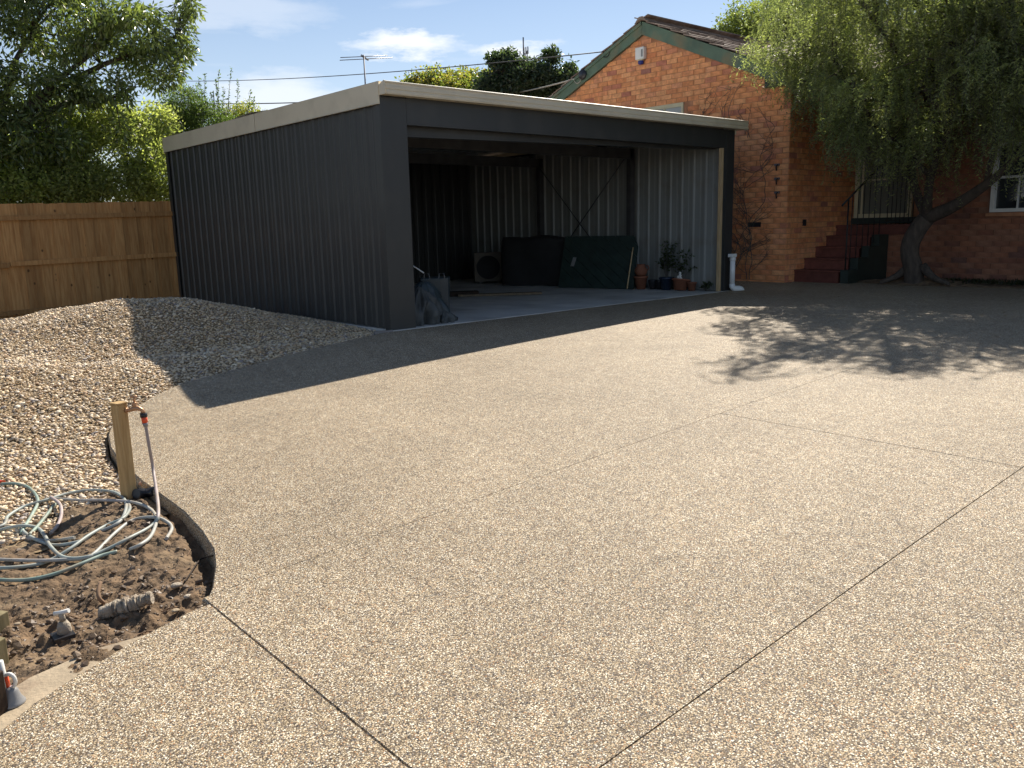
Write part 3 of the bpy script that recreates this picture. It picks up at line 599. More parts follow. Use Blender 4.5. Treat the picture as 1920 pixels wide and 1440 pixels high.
# gable trim: barge boards, boxed eave end
def rake(y0, y1, dtop, dbot, x0, x1):
    z = lambda y: AP[1] - SL * abs(y - AP[0])
    return [(x0, y0, z(y0) - dtop), (x0, y1, z(y1) - dtop), (x0, y1, z(y1) - dbot), (x0, y0, z(y0) - dbot)], (x1 - x0, 0, 0)
mb = MB(); mb.prism(*rake(AP[0] + .003, 7.05, .085, .34, HX - .075, HX - .02)); mb.prism(*rake(AP[0] + .003, 7.05, .085, .15, HX - .10, HX - .077)); hb(mb, 'barge_board', 'green')
mb = MB(); mb.prism(*rake(-.62, AP[0] - .003, .085, .34, HX - .075, HX - .02)); hb(mb, 'barge_board', 'green')
mb = MB(); mb.prism([(HX - .06, .29, 3.62), (HX - .06, -.62, 3.62), (HX - .06, -.62, 3.63), (HX - .06, .29, 4.0)], (.10, 0, 0)); mb.box((HX + .04, -.62, 3.63), (11.3, RY, 3.66)); hb(mb, 'boxed_eave', 'dgreen')
mb = MB(); mb.box((HX, -.66, 3.62), (9.2, -.62, 3.78)); hb(mb, 'eave_fascia', 'dgreen')
mb = MB(); mb.box((9.06, -11, 3.60), (9.10, -.66, 3.76)); mb.box((9.1, -11, 3.60), (WX, -.66, 3.63)); hb(mb, 'eave_fascia', 'dgreen')
mb = MB(); mb.box((WX + .05, -10.9, 3.64), (17, 7, 3.70)); hb(mb, 'ceiling_deck', 'earth')
# roof tiles: wing south slope, wing north slope, main west slope
tiles = []
def tile_field(o, ud, vd, nu, nv, keep):
    "o eave corner, ud unit along the eave, vd unit up the slope"
    o, ud, vd = map(np.array, (o, ud, vd)); nn = np.cross(ud, vd); nn = nn / np.linalg.norm(nn); nn = nn if nn[2] > 0 else -nn
    for j in range(nv):
        for i in range(nu):
            a = o + ud * (i * .30 + R_.uniform(-.004, .004) - (.15 if j % 2 else 0)) + vd * (j * .34); lift = R_.uniform(0, .010)
            P = [a + nn * (.026 + lift), a + ud * .292 + nn * (.026 + lift), a + ud * .292 + vd * .37 + nn * .006, a + vd * .37 + nn * .006]
            if vd[0] == 0:
                for p_ in P: p_[0] = max(p_[0], HX - .105 + R_.uniform(-.008, .008))
                if P[1][0] - P[0][0] < .05: continue
            if keep((P[0] + P[2]) / 2): tiles.append((P, tuple(nn * .022)))
cs = 1 / math.hypot(1, SL); sn = SL * cs
E0 = 3.71
def zw(y): return AP[1] - .08 - SL * abs(y - AP[0])
def zm(x): return 3.72 + SL * (x - 9.05)
def zridge(x): return 5.2
tile_field((HX - .10, AP[0] - 3.9, AP[1] - .08 - SL * 3.9), (1, 0, 0), (0, cs, sn), 26, 13, lambda p: zw(p[1]) >= zm(p[0]) - .05 or p[0] < 9.05)
tile_field((HX - .10, AP[0] + 3.9, AP[1] - .08 - SL * 3.9), (1, 0, 0), (0, -cs, sn), 22, 13, lambda p: True)
tile_field((9.03, -10.5, 3.70), (0, 1, 0), (cs, 0, sn), 50, 12, lambda p: p[0] < 12.55 and (p[1] < -.7 or zm(p[0]) >= zw(p[1]) - .02))
def tscore(t):
    q = [proj(p) for p in t[0]]; cx = sum(a[0] for a in q) / 4; cy = sum(a[1] for a in q) / 4
    if not (0 < cx < 1920 and 0 < cy < 400): return 0
    return abs(sum(q[i][0] * q[(i + 1) % 4][1] - q[(i + 1) % 4][0] * q[i][1] for i in range(4))) / 2
tiles.sort(key=tscore, reverse=True); rest = MB()
for i, (P, d) in enumerate(tiles):
    if i < 299 and tscore((P, d)) > 6:
        mb = MB(); p0 = P[0]; mb.prism([tuple(p - p0) for p in P], d); mb.build('roof_tile', 'roof', house, loc=tuple(p0 - np.array([HX, RY, 0])))
    else: rest.prism([tuple(p) for p in P], d)
hb(rest, 'roof_tiling', 'roof', kind='stuff')
# underlay so no light leaks through, ridge caps
mb = MB(); k0 = HX - .02
mb.add([(k0, AP[0] - 3.85, zw(AP[0] - 3.85)), (13, AP[0] - 3.85, zw(AP[0] - 3.85)), (13, AP[0], zw(AP[0])), (k0, AP[0], zw(AP[0])), (13, AP[0] + 3.9, zw(AP[0] + 3.9)), (k0, AP[0] + 3.9, zw(AP[0] + 3.9))], [(0, 1, 2, 3), (3, 2, 4, 5)])
mb.add([(9.08, -10.5, 3.72), (9.08, -.6, 3.72), (12.5, 7, 5.2), (12.5, -10.5, 5.2), (16.5, -10.5, 3.5), (16.5, 7, 3.5)], [(0, 1, 2, 3), (3, 2, 5, 4)]); hb(mb, 'roof_underlay', 'roof')
for k in range(12):
    mb = MB(); x0 = HX - .12 + k * .38
    mb.prism([(x0, AP[0] - .14, AP[1] - .085), (x0, AP[0] - .05, AP[1] + .005 + .004 * (k % 2)), (x0, AP[0] + .05, AP[1] + .005), (x0, AP[0] + .14, AP[1] - .085), (x0, AP[0], AP[1] - .05)], (.375, 0, 0)); hb(mb, 'ridge_cap', 'roof')
# gable window
mb = MB(); y0, y1, z0, z1 = 2.15, 3.45, 2.45, 3.60
for k, a in enumerate(((y0, z1 - .075, y1, z1), (y0, z0, y1, z0 + .06), (y0 + .001, z0 + .001, y0 + .05, z1 - .001), (y1 - .05, z0 + .001, y1 - .001, z1 - .001), (2.62, z0 + .001, 2.65, z1 - .001))): mb.box((HX - .03 - .003 * (k > 1), a[0], a[1]), (HX + .04 + .003 * (k > 1), a[2], a[3]))
fr = hb(mb, 'gable_window', 'frame'); mb = MB(); mb.box((-.006, y0 - RY, z0), (-.002, y1 - RY, z1)); mb.build('pane', 'paleglass', fr)
# right window
mb = MB()
for k, a in enumerate(((WY0, WZ0, WY1, WZ0 + .06), (WY0, WZ1 - .07, WY1, WZ1), (WY0 + .01, 1.84, WY1 - .01, 1.88), (WY1 - .07, WZ0 + .001, WY1 - .001, WZ1 - .001), (WY0 + .001, WZ0 + .001, WY0 + .07, WZ1 - .001))): mb.box((WX - .03 - .003 * (k > 2), a[0], a[1]), (WX + .07 + .003 * (k > 2), a[2], a[3]))
mb.box((WX, -3.48, WZ0 + .01), (WX + .05, -3.46, 1.85))
fr = hb(mb, 'window', 'white', label='white framed window in the shaded wall at the right'); mb = MB(); mb.box((WX + .06 - HX, WY0 - RY, WZ0), (WX + .065 - HX, WY1 - RY, WZ1)); mb.build('pane', 'glass', fr)
mb = MB(); mb.box((WX - .05, WY0 - .05, WZ0 - .07), (WX + .02, WY1 + .05, WZ0 - .012)); hb(mb, 'window_sill', 'mortar')
# back door beyond the porch
DX = 11.2; mb = MB()
for k, a in enumerate(((-1.42, 1.22, -.25, 1.30), (-1.42, 3.0, -.25, 3.08), (-.34, 1.2, -.251, 3.05), (-1.419, 1.2, -1.33, 3.05))): mb.box((DX - .05 - .003 * (k > 1), a[0], a[1]), (DX, a[2], a[3]))
mb.box((DX - .03, -.42, 1.2), (DX, -.38, 3.05))
d_ = hb(mb, 'door_frame', 'frame'); mb = MB(); mb.box((DX - .02 - HX, -1.33 - RY, 1.28), (DX - .012 - HX, -.34 - RY, 3.02)); mb.build('screen_door', 'screen', d_); mb = MB(); mb.box((DX - .035 - HX, -.9 - RY, 1.95), (DX - .02 - HX, -.42 - RY, 1.98)); mb.build('crossbar', 'frame', d_)
mb = MB(); mb.box((DX - .12, -1.9, 1.10), (DX - .06, -.24, 1.22)); hb(mb, 'door_threshold', 'dgreen')
# steps and porch
prev = BZ
for k, (xa, zt) in enumerate(((8.95, .285), (9.30, .49), (9.70, .695), (10.10, .895))):
    xe = [9.30, 9.70, 10.10, 10.5][k]
    mb = MB(); mb.box((xa, -1.12, BZ), (xe - .002, RY - .015, zt - .035)); hb(mb, 'riser', 'redbrick')
    mb = MB(); mb.box((xa - .02, -1.15, zt - .033), (xe, RY - .014, zt)); hb(mb, 'tread', 'redbrick', bevel=.006)
    mb = MB(); mb.box((xa + .01, -1.30, BZ), (xe + .01, -1.152, zt + .01)); hb(mb, 'step_side', 'dgreen')
mb = MB(); mb.box((10.46, -1.80, 1.03), (11.3, RY - .002, 1.09)); mb.box((WX - .04, -1.80, .90), (WX - .016, -1.145, 1.028)); hb(mb, 'porch_floor', 'redbrick')
mb = MB(); mb.box((WX - .014, -1.14, .896), (WX + .004, RY - .01, 1.028)); hb(mb, 'riser', 'redbrick')
# iron balustrade beside the steps
bal = empty('stair_railing', (9.0, -1.22, .3), 'black wrought iron handrail with thin balusters beside the red steps', 'railing')
mb = MB(); mb.tube([(-.23, 0, 1.15), (1.38, 0, 1.99), (2.1, 0, 1.99)], .017, 8); mb.build('handrail', 'iron', bal)
for k in range(7):
    y = -.04 - .08 * k; mb = MB(); mb.tube([(1.47, y, .79), (1.47, y, 1.98)], .008, 6); mb.build('baluster', 'iron', bal)
for k in range(6):
    xx = .15 + k * .22; mb = MB(); mb.tube([(xx, 0, -.1 + .52 * xx), (xx, 0, 1.27 + .52 * xx)], .008, 6); mb.build('baluster', 'iron', bal)
mb = MB(); mb.tube([(0, 0, -.2), (0, 0, 1.27)], .014, 8); mb.build('newel_post', 'iron', bal)
mb = MB(); mb.tube([(1.47, 0, 1.98), (1.47, -.58, 1.98)], .014, 8); mb.tube([(1.47, 0, .86), (1.47, -.58, .86)], .008, 6); mb.build('handrail', 'iron', bal)
# vents
for nm, (ya, yb, za, zb) in (('vent', (.30, .58, 1.10, 1.19)),):
    mb = MB(); mb.box((HX - .016, ya, za), (HX + .0, yb, zb)); v = hb(mb, nm, 'black')
mb = MB(); mb.box((9.18, RY - .018, 1.10), (9.30, RY, 1.22)); hb(mb, 'vent', 'black')
# hooks/taps on the wall
for k, (px, py) in enumerate(((1457, 309), (1457, 335), (1457, 361))):
    p = onx(px, py, HX - .02); o = empty('wall_fitting', tuple(p), ['grey pipe clip on the brick corner, topmost of three', 'grey pipe clip on the brick corner, middle of three', 'grey pipe clip on the brick corner, lowest of three'][k], 'wall bracket', 'small clips on the brick corner')
    mb = MB(); mb.box((-.02, -.05, -.02), (.02, .05, .02)); mb.build('plate', 'alu', o); mb = MB(); mb.tube([(-.02, -.02, 0), (-.06, -.02, -.03), (-.05, -.02, -.11)], .014, 6); mb.build('spout', 'iron', o)
# alarm box
p = onx(1205, 101, HX - .02)
al = empty('alarm_box', (HX - .012, p[1], p[2]), 'white square alarm siren box with blue strobe on the gable', 'alarm')
mb = MB(); mb.box((-.10, -.10, -.115), (0, .13, .125)); mb.build('casing', 'wplastic', al, bevel=.012)
mb = MB(); mb.box((-.106, -.075, -.07), (-.1005, -.035, .075)); mb.build('front_vent', 'grey', al)
mb = MB(); mb.lathe([(.0, -.215), (.05, -.21), (.06, -.19), (.06, -.135), (.05, -.12), (.0, -.12)], (-.052, .01, 0), 16); mb.build('strobe_lens', 'blue', al)
mb = MB(); mb.lathe([(.0, -.14), (.07, -.14), (.075, -.117), (0, -.117)], (-.052, .01, 0), 16); mb.build('collar', 'frame', al)
# creeper
cr = empty('dead_creeper', (HX - .02, .6, .1), 'bare grey creeper stems climbing the brick wall beside the shed', 'climbing plant')
mb = MB()
def stem(p, v, L_, r, dep):
    pts = [p]; st = .06
    for k in range(int(L_ / st)):
        v = (v[0] + R_.uniform(-.35, .35), v[1] + R_.uniform(-.18, .22)); m_ = math.hypot(*v); v = (v[0] / m_, v[1] / m_)
        p = (p[0] + v[0] * st, p[1] + v[1] * st)
        if not (-.55 < p[0] < 1.6): break
        pts.append(p)
        if dep and R_.random() < .30: stem(p, (R_.choice((-1, 1)) * R_.uniform(.5, 1), R_.uniform(.1, .9)), L_ * R_.uniform(.15, .4), r * .6, dep - 1)
    if len(pts) > 2: mb.tube([(R_.uniform(-.008, .004) - .004, a, b) for a, b in pts], [r * (1 - .6 * i / len(pts)) for i in range(len(pts))], 4, False)
for k in range(5): stem((R_.uniform(-.1, .8), 0), (R_.uniform(-.3, .3), 1), R_.uniform(3.0, 4.2), .008, 2)
for k in range(9): stem((R_.uniform(-.2, 1.3), R_.uniform(2.4, 2.8)), (R_.uniform(-.4, .4), 1), R_.uniform(.5, 1.0), .006, 2)
mb.build('stems', 'greybark', cr)

# ================================================================ FENCE
fen = empty('paling_fence', (0, 7.05, 0), 'orange brown timber paling fence with three horizontal rails behind the gravel', 'fence')
rise = .019
x = .06; k = 0
while x > -9:
    wv = R_.uniform(.145, .155); up = .012 if k % 2 else 0
    mb = MB(); mb.box((-wv, .03 + up, -.25), (0, .045 + up, 1.80 + R_.uniform(-.008, .008))); mb.build('paling', 'fence', fen, loc=(x, 0, x * rise + .02))
    x -= wv - (.028 if k % 2 else .03) ; k += 1
for z, xa, xb in ((1.60, -9, .05), (.865, -2.72, .05), (.845, -9, -2.73), (.07, -9, .05)):
    mb = MB(); mb.prism([(xa, -.018, z - .04 + xa * rise), (xa, -.018, z + .035 + xa * rise), (xa, .028, z + .035 + xa * rise), (xa, .028, z - .04 + xa * rise)], (xb - xa, 0, (xb - xa) * rise)); mb.build('rail', 'fence', fen)
for x in (-2.9, -5.6, -8.3):
    mb = MB(); mb.box((x - .05, .062, -.4), (x + .05, .14, 1.72)); mb.build('post', 'fence', fen)

# ================================================================ THINGS IN THE GARAGE
# air conditioner outdoor unit
a = empty('air_conditioner', (6.22, 5.42, .012), 'beige outdoor air conditioner unit with round fan grille at the back of the garage', 'air conditioner', rz=math.radians(-38))
mb = MB(); mb.box((-.42, -.15, .03), (.38, .15, .66)); mb.build('casing', 'ac', a, bevel=.01)
mb = MB(); mb.lathe([(.0, .0), (.24, .0), (.255, .012), (.255, .0), (.0, -.01)], (-.12, -.152, .34), 28, Matrix.Rotation(math.pi / 2, 3, 'X')); mb.build('fan_grille', 'pile', a)
mb = MB(); mb.box((.16, -.156, .04), (.175, -.151, .65)); mb.build('panel_seam', 'dullply', a)
for s in (-.3, .26):
    mb = MB(); mb.box((s - .03, -.15, 0), (s + .03, .15, .028)); mb.build('foot', 'black', a)
# dark covered pile
def drape(name, c, rx, ry, h, mat, seed, parent=None, n=36, rz=0, fold=.12, **kw):
    u = np.linspace(0, 2 * math.pi, n * 2); v = np.linspace(0, 1, n); U, Vv = np.meshgrid(u, v)
    rr = 1 - Vv ** 2.4 * .92; fl = 1 + fold * np.sin(U * 7 + seed + 3 * Vv) * (1 - Vv) + fold * .8 * np.sin(U * 13 + seed * 2 - 4 * Vv) * (1 - Vv * .7) + (fbm(np.cos(U) * 2 + seed, np.sin(U) * 2 + Vv * 3, 7, 3) - .45) * .5
    X = np.cos(U) * rx * rr * fl; Y = np.sin(U) * ry * rr * fl; Hh = h * (Vv ** .8) * (.85 + .3 * fbm(np.cos(U) * 1.5 * rr + 5, np.sin(U) * 1.5 * rr + seed, 5, 2)); Hh[:, -1] = Hh[:, 0]; X[:, -1] = X[:, 0]; Y[:, -1] = Y[:, 0]
    c_, s_ = math.cos(rz), math.sin(rz)
    return gridmesh(name, c[0] + X * c_ - Y * s_, c[1] + X * s_ + Y * c_, c[2] + Hh, mat, parent=parent, **kw)
cs_ = empty('covered_stack', (6.25, 4.05, .012), 'black covered stack between the air conditioner and the green gate', 'covered stack', rz=math.radians(-62))
u = np.linspace(0, 2 * math.pi, 90); v = np.concatenate([np.linspace(0, .9, 12), np.linspace(.92, 1, 10)]); U, Vv = np.meshgrid(u, v)
sq = (np.abs(np.cos(U)) ** 7 + np.abs(np.sin(U)) ** 7) ** (-1 / 7); rr = np.where(Vv < .9, 1 - .06 * Vv, np.maximum(0, (1 - Vv) / .1) * .946); hh = np.where(Vv < .9, Vv / .9 * .97, .97 + .04 * (Vv - .9) * 10)
nz_ = 1 + .05 * np.sin(U * 5 + Vv * 3) * (Vv < .9); gridmesh('cover', np.cos(U) * sq * rr * .72 * nz_, np.sin(U) * sq * rr * .26 * nz_, hh + .02 * np.sin(np.cos(U) * sq * rr * 5), 'pile', parent=cs_)
# green gate of diagonal boards leaning on the wall
p1 = np.array([5.98, 3.15, .012]); p2 = np.array([6.40, 1.62, .012]); ud = (p2 - p1); Lg = 1.62; ud /= np.linalg.norm(ud)
ga = empty('timber_gate', tuple(p1), 'dark green gate of diagonal boards leaning against the garage wall', 'gate')
lean = np.array([.26, .07, .965]); lean /= np.linalg.norm(lean); nrm = np.cross(ud, lean); nrm = nrm if nrm[0] < 0 else -nrm
def gp(u, v, w=0): return tuple(ud * u + lean * v + nrm * w)
Hg = 1.02
def clip_poly(poly, a, b, c):   # keep a*u+b*v<=c
    out = []
    for i in range(len(poly)):
        p, q = poly[i], poly[(i + 1) % len(poly)]; fp = a * p[0] + b * p[1] - c; fq = a * q[0] + b * q[1] - c
        if fp <= 0: out.append(p)
        if fp * fq < 0: t = fp / (fp - fq); out.append((p[0] + t * (q[0] - p[0]), p[1] + t * (q[1] - p[1])))
    return out
outl = [(0, 0), (Lg, 0), (Lg, .82), (Lg - .12, Hg), (.02, Hg)]
dn = np.array([.62, .78])    # across-board direction
for k in range(-1, 14):
    c0, c1 = k * .165, k * .165 + .158
    pl = clip_poly(clip_poly(outl, dn[0], dn[1], c1), -dn[0], -dn[1], -c0)
    if len(pl) >= 3: mb = MB(); mb.prism([gp(u, v) for u, v in pl], tuple(nrm * .018)); mb.build('board', 'gate', ga)
mb = MB(); mb.prism([gp(0, .0, -.03), gp(Lg, 0, -.03), gp(Lg, .08, -.03), gp(0, .08, -.03)], tuple(nrm * .028)); mb.prism([gp(0, Hg - .1, -.03), gp(Lg - .1, Hg - .1, -.03), gp(Lg - .1, Hg - .02, -.03), gp(0, Hg - .02, -.03)], tuple(nrm * .028)); mb.build('back_rail', 'gate', ga)
mb = MB(); mb.prism([gp(.22, .42, .019), gp(.30, .42, .019), gp(.34, .60, .019), gp(.26, .60, .019)], tuple(nrm * .006)); mb.build('pale_patch', 'grey', ga)
q1 = G(1179, 543); mb = MB(); mb.tube([(q1[0] - .05, q1[1], .02), (6.55, 1.72, .78)], .013, 6); mb.build('wooden_stick', 'ply', label='thin pale stick leaning on the right end of the green gate', cat='stick')
# pots
def pot(name, loc, r, h, mat, label, group=None, rim=True, rx=0):
    o = empty(name, loc, label, 'plant pot', group); mb = MB(); pr = [(0, 0), (r * .68, 0), (r * .95, h * .86)]
    pr += [(r * 1.06, h * .86), (r * 1.08, h), (r * .92, h), (r * .88, h * .8), (0, h * .8)] if rim else [(r, h), (r * .9, h), (r * .86, h * .8), (0, h * .8)]
    mb.lathe(pr, (0, 0, 0), 22, Matrix.Rotation(rx, 3, 'Y')); mb.build('bowl', mat, o); return o
b1 = G(1190, 544); zf = .012
pot('terracotta_pot', (6.52, 1.50, zf), .125, .24, 'terracotta', 'brown terracotta pot standing on the floor under the red urn')
u = empty('terracotta_urn', (6.52, 1.50, zf + .24), 'rounded red terracotta urn set on top of another pot beside the gate', 'urn'); mb = MB(); mb.lathe([(0, 0), (.08, 0), (.115, .07), (.12, .12), (.09, .17), (.07, .19), (.085, .215), (.07, .22), (0, .2)], (0, 0, 0), 22); mb.build('body', 'terracotta', u); mb = MB(); mb.tube([(.10, -.06, .1), (.145, -.07, .13), (.14, -.06, .18), (.09, -.05, .19)], .011, 6); mb.build('handle', 'terracotta', u)
pot('black_pot', (6.62, 1.30, zf), .09, .17, 'black', 'small black plastic pot between the urn and the blue pot', rim=False)
pot('black_pot', (6.66, 1.17, zf), .08, .16, 'black', 'small black plastic pot just left of the blue glazed pot', rim=False)
pot('blue_pot', (6.62, .98, zf), .13, .23, 'potblue', 'dark blue glazed pot holding the bushy plant')
pot('terracotta_bowl', (6.66, .70, zf), .16, .2, 'terracotta', 'wide brown terracotta bowl with a small white figurine on its rim', rx=.16)
pot('terracotta_pot', (6.70, .47, zf), .085, .15, 'terracotta', 'smallest terracotta pot, right of the wide bowl')
fg = empty('figurine', (6.60, .66, zf + .19), 'small white crouching figurine sitting in the terracotta bowl', 'figurine')
mb = MB(); mb.smooth = True
for c, r, s in (((0, 0, .03), .045, (1, 1, .8)), ((0, 0, .075), .032, (1, 1, 1.2)), ((0, 0, .125), .026, (1, 1, 1)), ((-.03, .02, .05), .016, (1, 1, 2)), ((-.03, -.02, .05), .016, (1, 1, 2)), ((0, .055, .04), .012, (1, 1, 3.2))):
    mb.add([tuple(np.array(c) + ICO[i] * r * np.array(s)) for i in range(12)], [tuple(f) for f in ICF])
mb.build('body', 'wplastic', fg)
def potted(name, loc, h, r, n, label, ln=.05):
    o = empty(name, loc, label, 'potted plant'); mb = MB(); Cc = []; Dd = []
    for k in range(n):
        a_ = R_.uniform(0, 6.28); rr = r * R_.uniform(.2, 1); hh = h * R_.uniform(.35, 1); pts = [Vector((0, 0, 0)).lerp(Vector((rr * math.cos(a_), rr * math.sin(a_), hh)), t) + Vector((0, 0, .12 * math.sin(t * 3.1))) * h for t in (0, .35, .7, 1)]
        mb.tube(pts, .004, 4, False)
        for j in range(16):
            t = R_.uniform(.3, 1); i = min(int(t * 3), 2); q = pts[i].lerp(pts[i + 1], t * 3 - i); Cc.append(q); Dd.append((R_.uniform(-1, 1), R_.uniform(-1, 1), R_.uniform(-.3, 1)))
    mb.build('stem', 'greybark', o); Cc = np.array(Cc); Dd = np.array(Dd); n_ = len(Cc)
    V, Fc, c = leaves(Cc, Dd, rnd_dir(n_), NR.uniform(.7, 1.2, n_) * ln, NR.uniform(.2, .3, n_) * ln, np.array([(.05, .07, .03)]) * NR.uniform(.6, 1.3, (n_, 1)))
    npmesh('foliage', V, Fc, 'leaf', cols=c, parent=o, kind='stuff')
potted('potted_shrub', (6.62, .98, zf + .19), .72, .26, 26, 'dense dark leafy shrub growing in the blue pot', .06)
potted('potted_succulent', (6.66, .66, zf + .16), .62, .30, 12, 'spiky sparse plant with stiff shoots behind the white figurine', .06)
potted('potted_herb', (6.74, .20, zf), .16, .16, 9, 'low dark straggly plant by the timber jamb', .05)
# timber on the floor
for nm, c, s, rz, mt, lb in (('timber_plank', (4.1, 2.75, .03), (.75, .10, .018), -.62, 'dullply', 'pale timber plank lying flat on the garage floor'), ('timber_plank', (3.55, 3.35, .05), (.42, .13, .038), -.55, 'darktimber', 'short dark timber length lying behind the pale plank')):
    o = empty(nm, c, lb, 'plank', rz=rz); mb = MB(); mb.box((-s[0], -s[1], -s[2]), (s[0], s[1], s[2])); mb.build('board', mt, o)
# bag and tarp heap by the left post
hp = empty('tarp_heap', (.62, .30, .012), 'crumpled grey blue tarpaulin heaped by the left post of the garage', 'tarpaulin')
drape('fabric', (0, 0, 0), .29, .24, .50, 'tarp', 4, hp, fold=.26)
drape('fold', (.30, -.10, 0), .16, .13, .16, 'tarp', 9, hp, fold=.3)
dk = empty('dark_sheet', (.78, .42, .012), 'dark blue black plastic sheet slumped over the tarpaulin', 'plastic sheet')
drape('fabric', (0, 0, 0), .30, .22, .60, 'darkbag', 7, dk, fold=.2)
bg_ = empty('garden_bag', (1.08, .62, .012), 'upright square grey garden bag with open dark top beside the tarpaulin', 'bag', rz=-.6)
mb = MB(); mb.prism([(-.2, -.18, 0), (.18, -.18, 0), (.22, .18, 0), (-.2, .18, 0)], (.03, -.01, .56)); mb.build('sack', 'darkbag', bg_, bevel=.015)
mb = MB(); mb.box((.10, -.196, .0), (.20, -.184, .55)); mb.build('pale_side', 'tarp', bg_)
for s in (-.12, .08):
    mb = MB(); mb.tube([(s, -.18, .55), (s + .01, -.16, .62), (s + .07, -.16, .62), (s + .08, -.18, .55)], .006, 5); mb.build('handle', 'grey', bg_)
mb = MB(); a_, b_ = ony(775, 499, .5), ony(795, 512, .45); mb.tube([tuple(a_), tuple(b_)], .009, 6); mb.tube([tuple(a_ + (a_ - b_) * 1.0), tuple(a_)], .009, 6); mb.build('white_stick', 'pvc', label='thin white stick poking out above the tarpaulin heap', cat='stick')
# PVC stormwater stub
pv = empty('drain_pipe', (7.08, -.13, 0), 'white PVC drain pipe stub with elbow at the right post of the shed', 'pipe')
mb = MB(); mb.tube([(-.02, 0, .10), (-.02, 0, .62)], .046, 16); mb.build('riser_pipe', 'pvc', pv)
mb = MB(); mb.tube([(-.02, 0, .13), (-.018, -.004, .085), (.0, -.012, .055), (.05, -.03, .045), (.10, -.05, .045), (.15, -.07, .03), (.172, -.078, -.0)], .052, 16); mb.build('elbow', 'pvc', pv)
mb = MB(); mb.box((-.10, -.05, .60), (.03, .05, .66)); mb.build('collar', 'pvc', pv, bevel=.006)
mb = MB(); mb.lathe([(.05, .54), (.054, .545), (.054, .59), (.05, .595)], (-.02, 0, 0), 16); mb.build('socket', 'pvc', pv)

# ================================================================ TAP POST, HOSE
tp = GZ(243, 937, -.07); TX, TY, TZ = tp
post = empty('tap_post', (TX, TY, TZ - .03), 'square pine post in the soil bed carrying a brass garden tap', 'post', rz=math.radians(20))
mb = MB(); mb.box((-.033, -.033, 0), (.033, .033, .625)); mb.box((-.036, -.036, .6255), (.036, .036, .636)); mb.build('timber', 'post', post, bevel=.003)
top = ony(240, 735, TY)
rt = Vector(ROT[:, 0]); rt.z = 0; rt.normalize()          # along the picture's right: the tap points this way
Pz = TZ + .555
def tpnt(a, b): return (TX + rt.x * a, TY + rt.y * a, Pz + b)
tap = empty('garden_tap', (0, 0, 0), 'brass garden tap sticking out of the pine post with hose connector', 'tap')
mb = MB(); mb.tube([tpnt(.03, .0), tpnt(.06, .0), tpnt(.09, .012), tpnt(.115, .012), tpnt(.135, .0), tpnt(.142, -.02)], [.011, .011, .016, .014, .012, .012], 12); mb.tube([tpnt(.04, 0), tpnt(.048, 0)], .016, 6); mb.build('body', 'brass', tap)
mb = MB(); mb.tube([tpnt(.095, .015), tpnt(.095, .05)], [.014, .010], 10); mb.tube([tpnt(.095, .04), tpnt(.095, .048)], .014, 6); mb.build('spindle', 'brass', tap)
mb = MB(); mb.tube([tpnt(.095, .05), tpnt(.095, .085)], [.007, .006], 8); mb.tube([tpnt(.075, .083), tpnt(.115, .083)], .006, 8); mb.build('handle', 'brass', tap)
con = empty('hose_connector', (0, 0, 0), 'orange and black hose connector clipped under the brass tap', 'hose connector')
mb = MB(); mb.tube([tpnt(.142, -.018), tpnt(.142, -.042)], .021, 14); mb.build('collar', 'black', con)
mb = MB(); mb.tube([tpnt(.143, -.042), tpnt(.145, -.078)], [.018, .0165], 14); mb.build('barrel', 'orange', con)
mb = MB(); mb.tube([tpnt(.145, -.078), tpnt(.147, -.10)], [.018, .013], 12); mb.build('nut', 'grey', con)
def catmull(P, k=8):
    P = [np.array(p, float) for p in P]; P = [2 * P[0] - P[1]] + P + [2 * P[-1] - P[-2]]; out = []
    for i in range(1, len(P) - 2):
        for j in range(k):
            t = j / k; out.append(.5 * ((2 * P[i]) + (-P[i - 1] + P[i + 1]) * t + (2 * P[i - 1] - 5 * P[i] + 4 * P[i + 1] - P[i + 2]) * t * t + (-P[i - 1] + 3 * P[i] - 3 * P[i + 1] + P[i + 2]) * t ** 3))
    out.append(P[-2]); return out
hose = empty('garden_hose', (0, 0, 0), 'faded grey green garden hose lying in loose coils over soil and pebbles', 'hose')
def bedh(x, y): return float(np.maximum(soil_h(x, y), gravel_h(x, y) + .008) if y > -3.45 else soil_h(x, y))
def hp_(px, py, lift=.0):
    p = GZ(px, py, -.08)
    for _ in range(8):
        z = bedh(p[0], p[1]) + .012 + lift; r = ray(px, py); p = CAM + r * ((z - CAM[2]) / r[2])
    return p
HC = [(.27, .36, .30), (.33, .37, .34), (.40, .40, .36), (.44, .36, .34)]
def hose_run(pts, first=None, col=0):
    P = ([first] if first is not None else []) + [hp_(*p) for p in pts]
    pp = catmull(P, 9); mb = MB(); mb.col = HC[col % 4]; mb.tube([tuple(p) for p in pp], .0098, 8)
    # printed stripe bands change along the run
    for i in range(len(mb.c)):
        s_ = (i // 8) / 60; mb.c[i] = tuple(np.array(HC[col % 4]) * (.85 + .3 * vnoise(s_ * 6, col, 3)) + np.array([.08, .0, .02]) * max(0, vnoise(s_ * 3, col + 5, 9) - .5))
    return mb.build('coil', 'hose', hose)
c0 = np.array(tpnt(.147, -.09))
P = [c0, c0 + np.array([.006, -.006, -.14]), c0 + np.array([.012, -.015, -.30])]
Q = [hp_(297, 960, .03), hp_(285, 985), hp_(240, 1010), hp_(200, 1030), hp_(160, 1045), hp_(120, 1045), hp_(95, 1025), hp_(84, 1005), hp_(70, 990), hp_(40, 986, .02), hp_(0, 994), hp_(-40, 1010)]
pp = catmull(P + Q, 9); mb = MB(); mb.tube([tuple(p) for p in pp], .0098, 8)
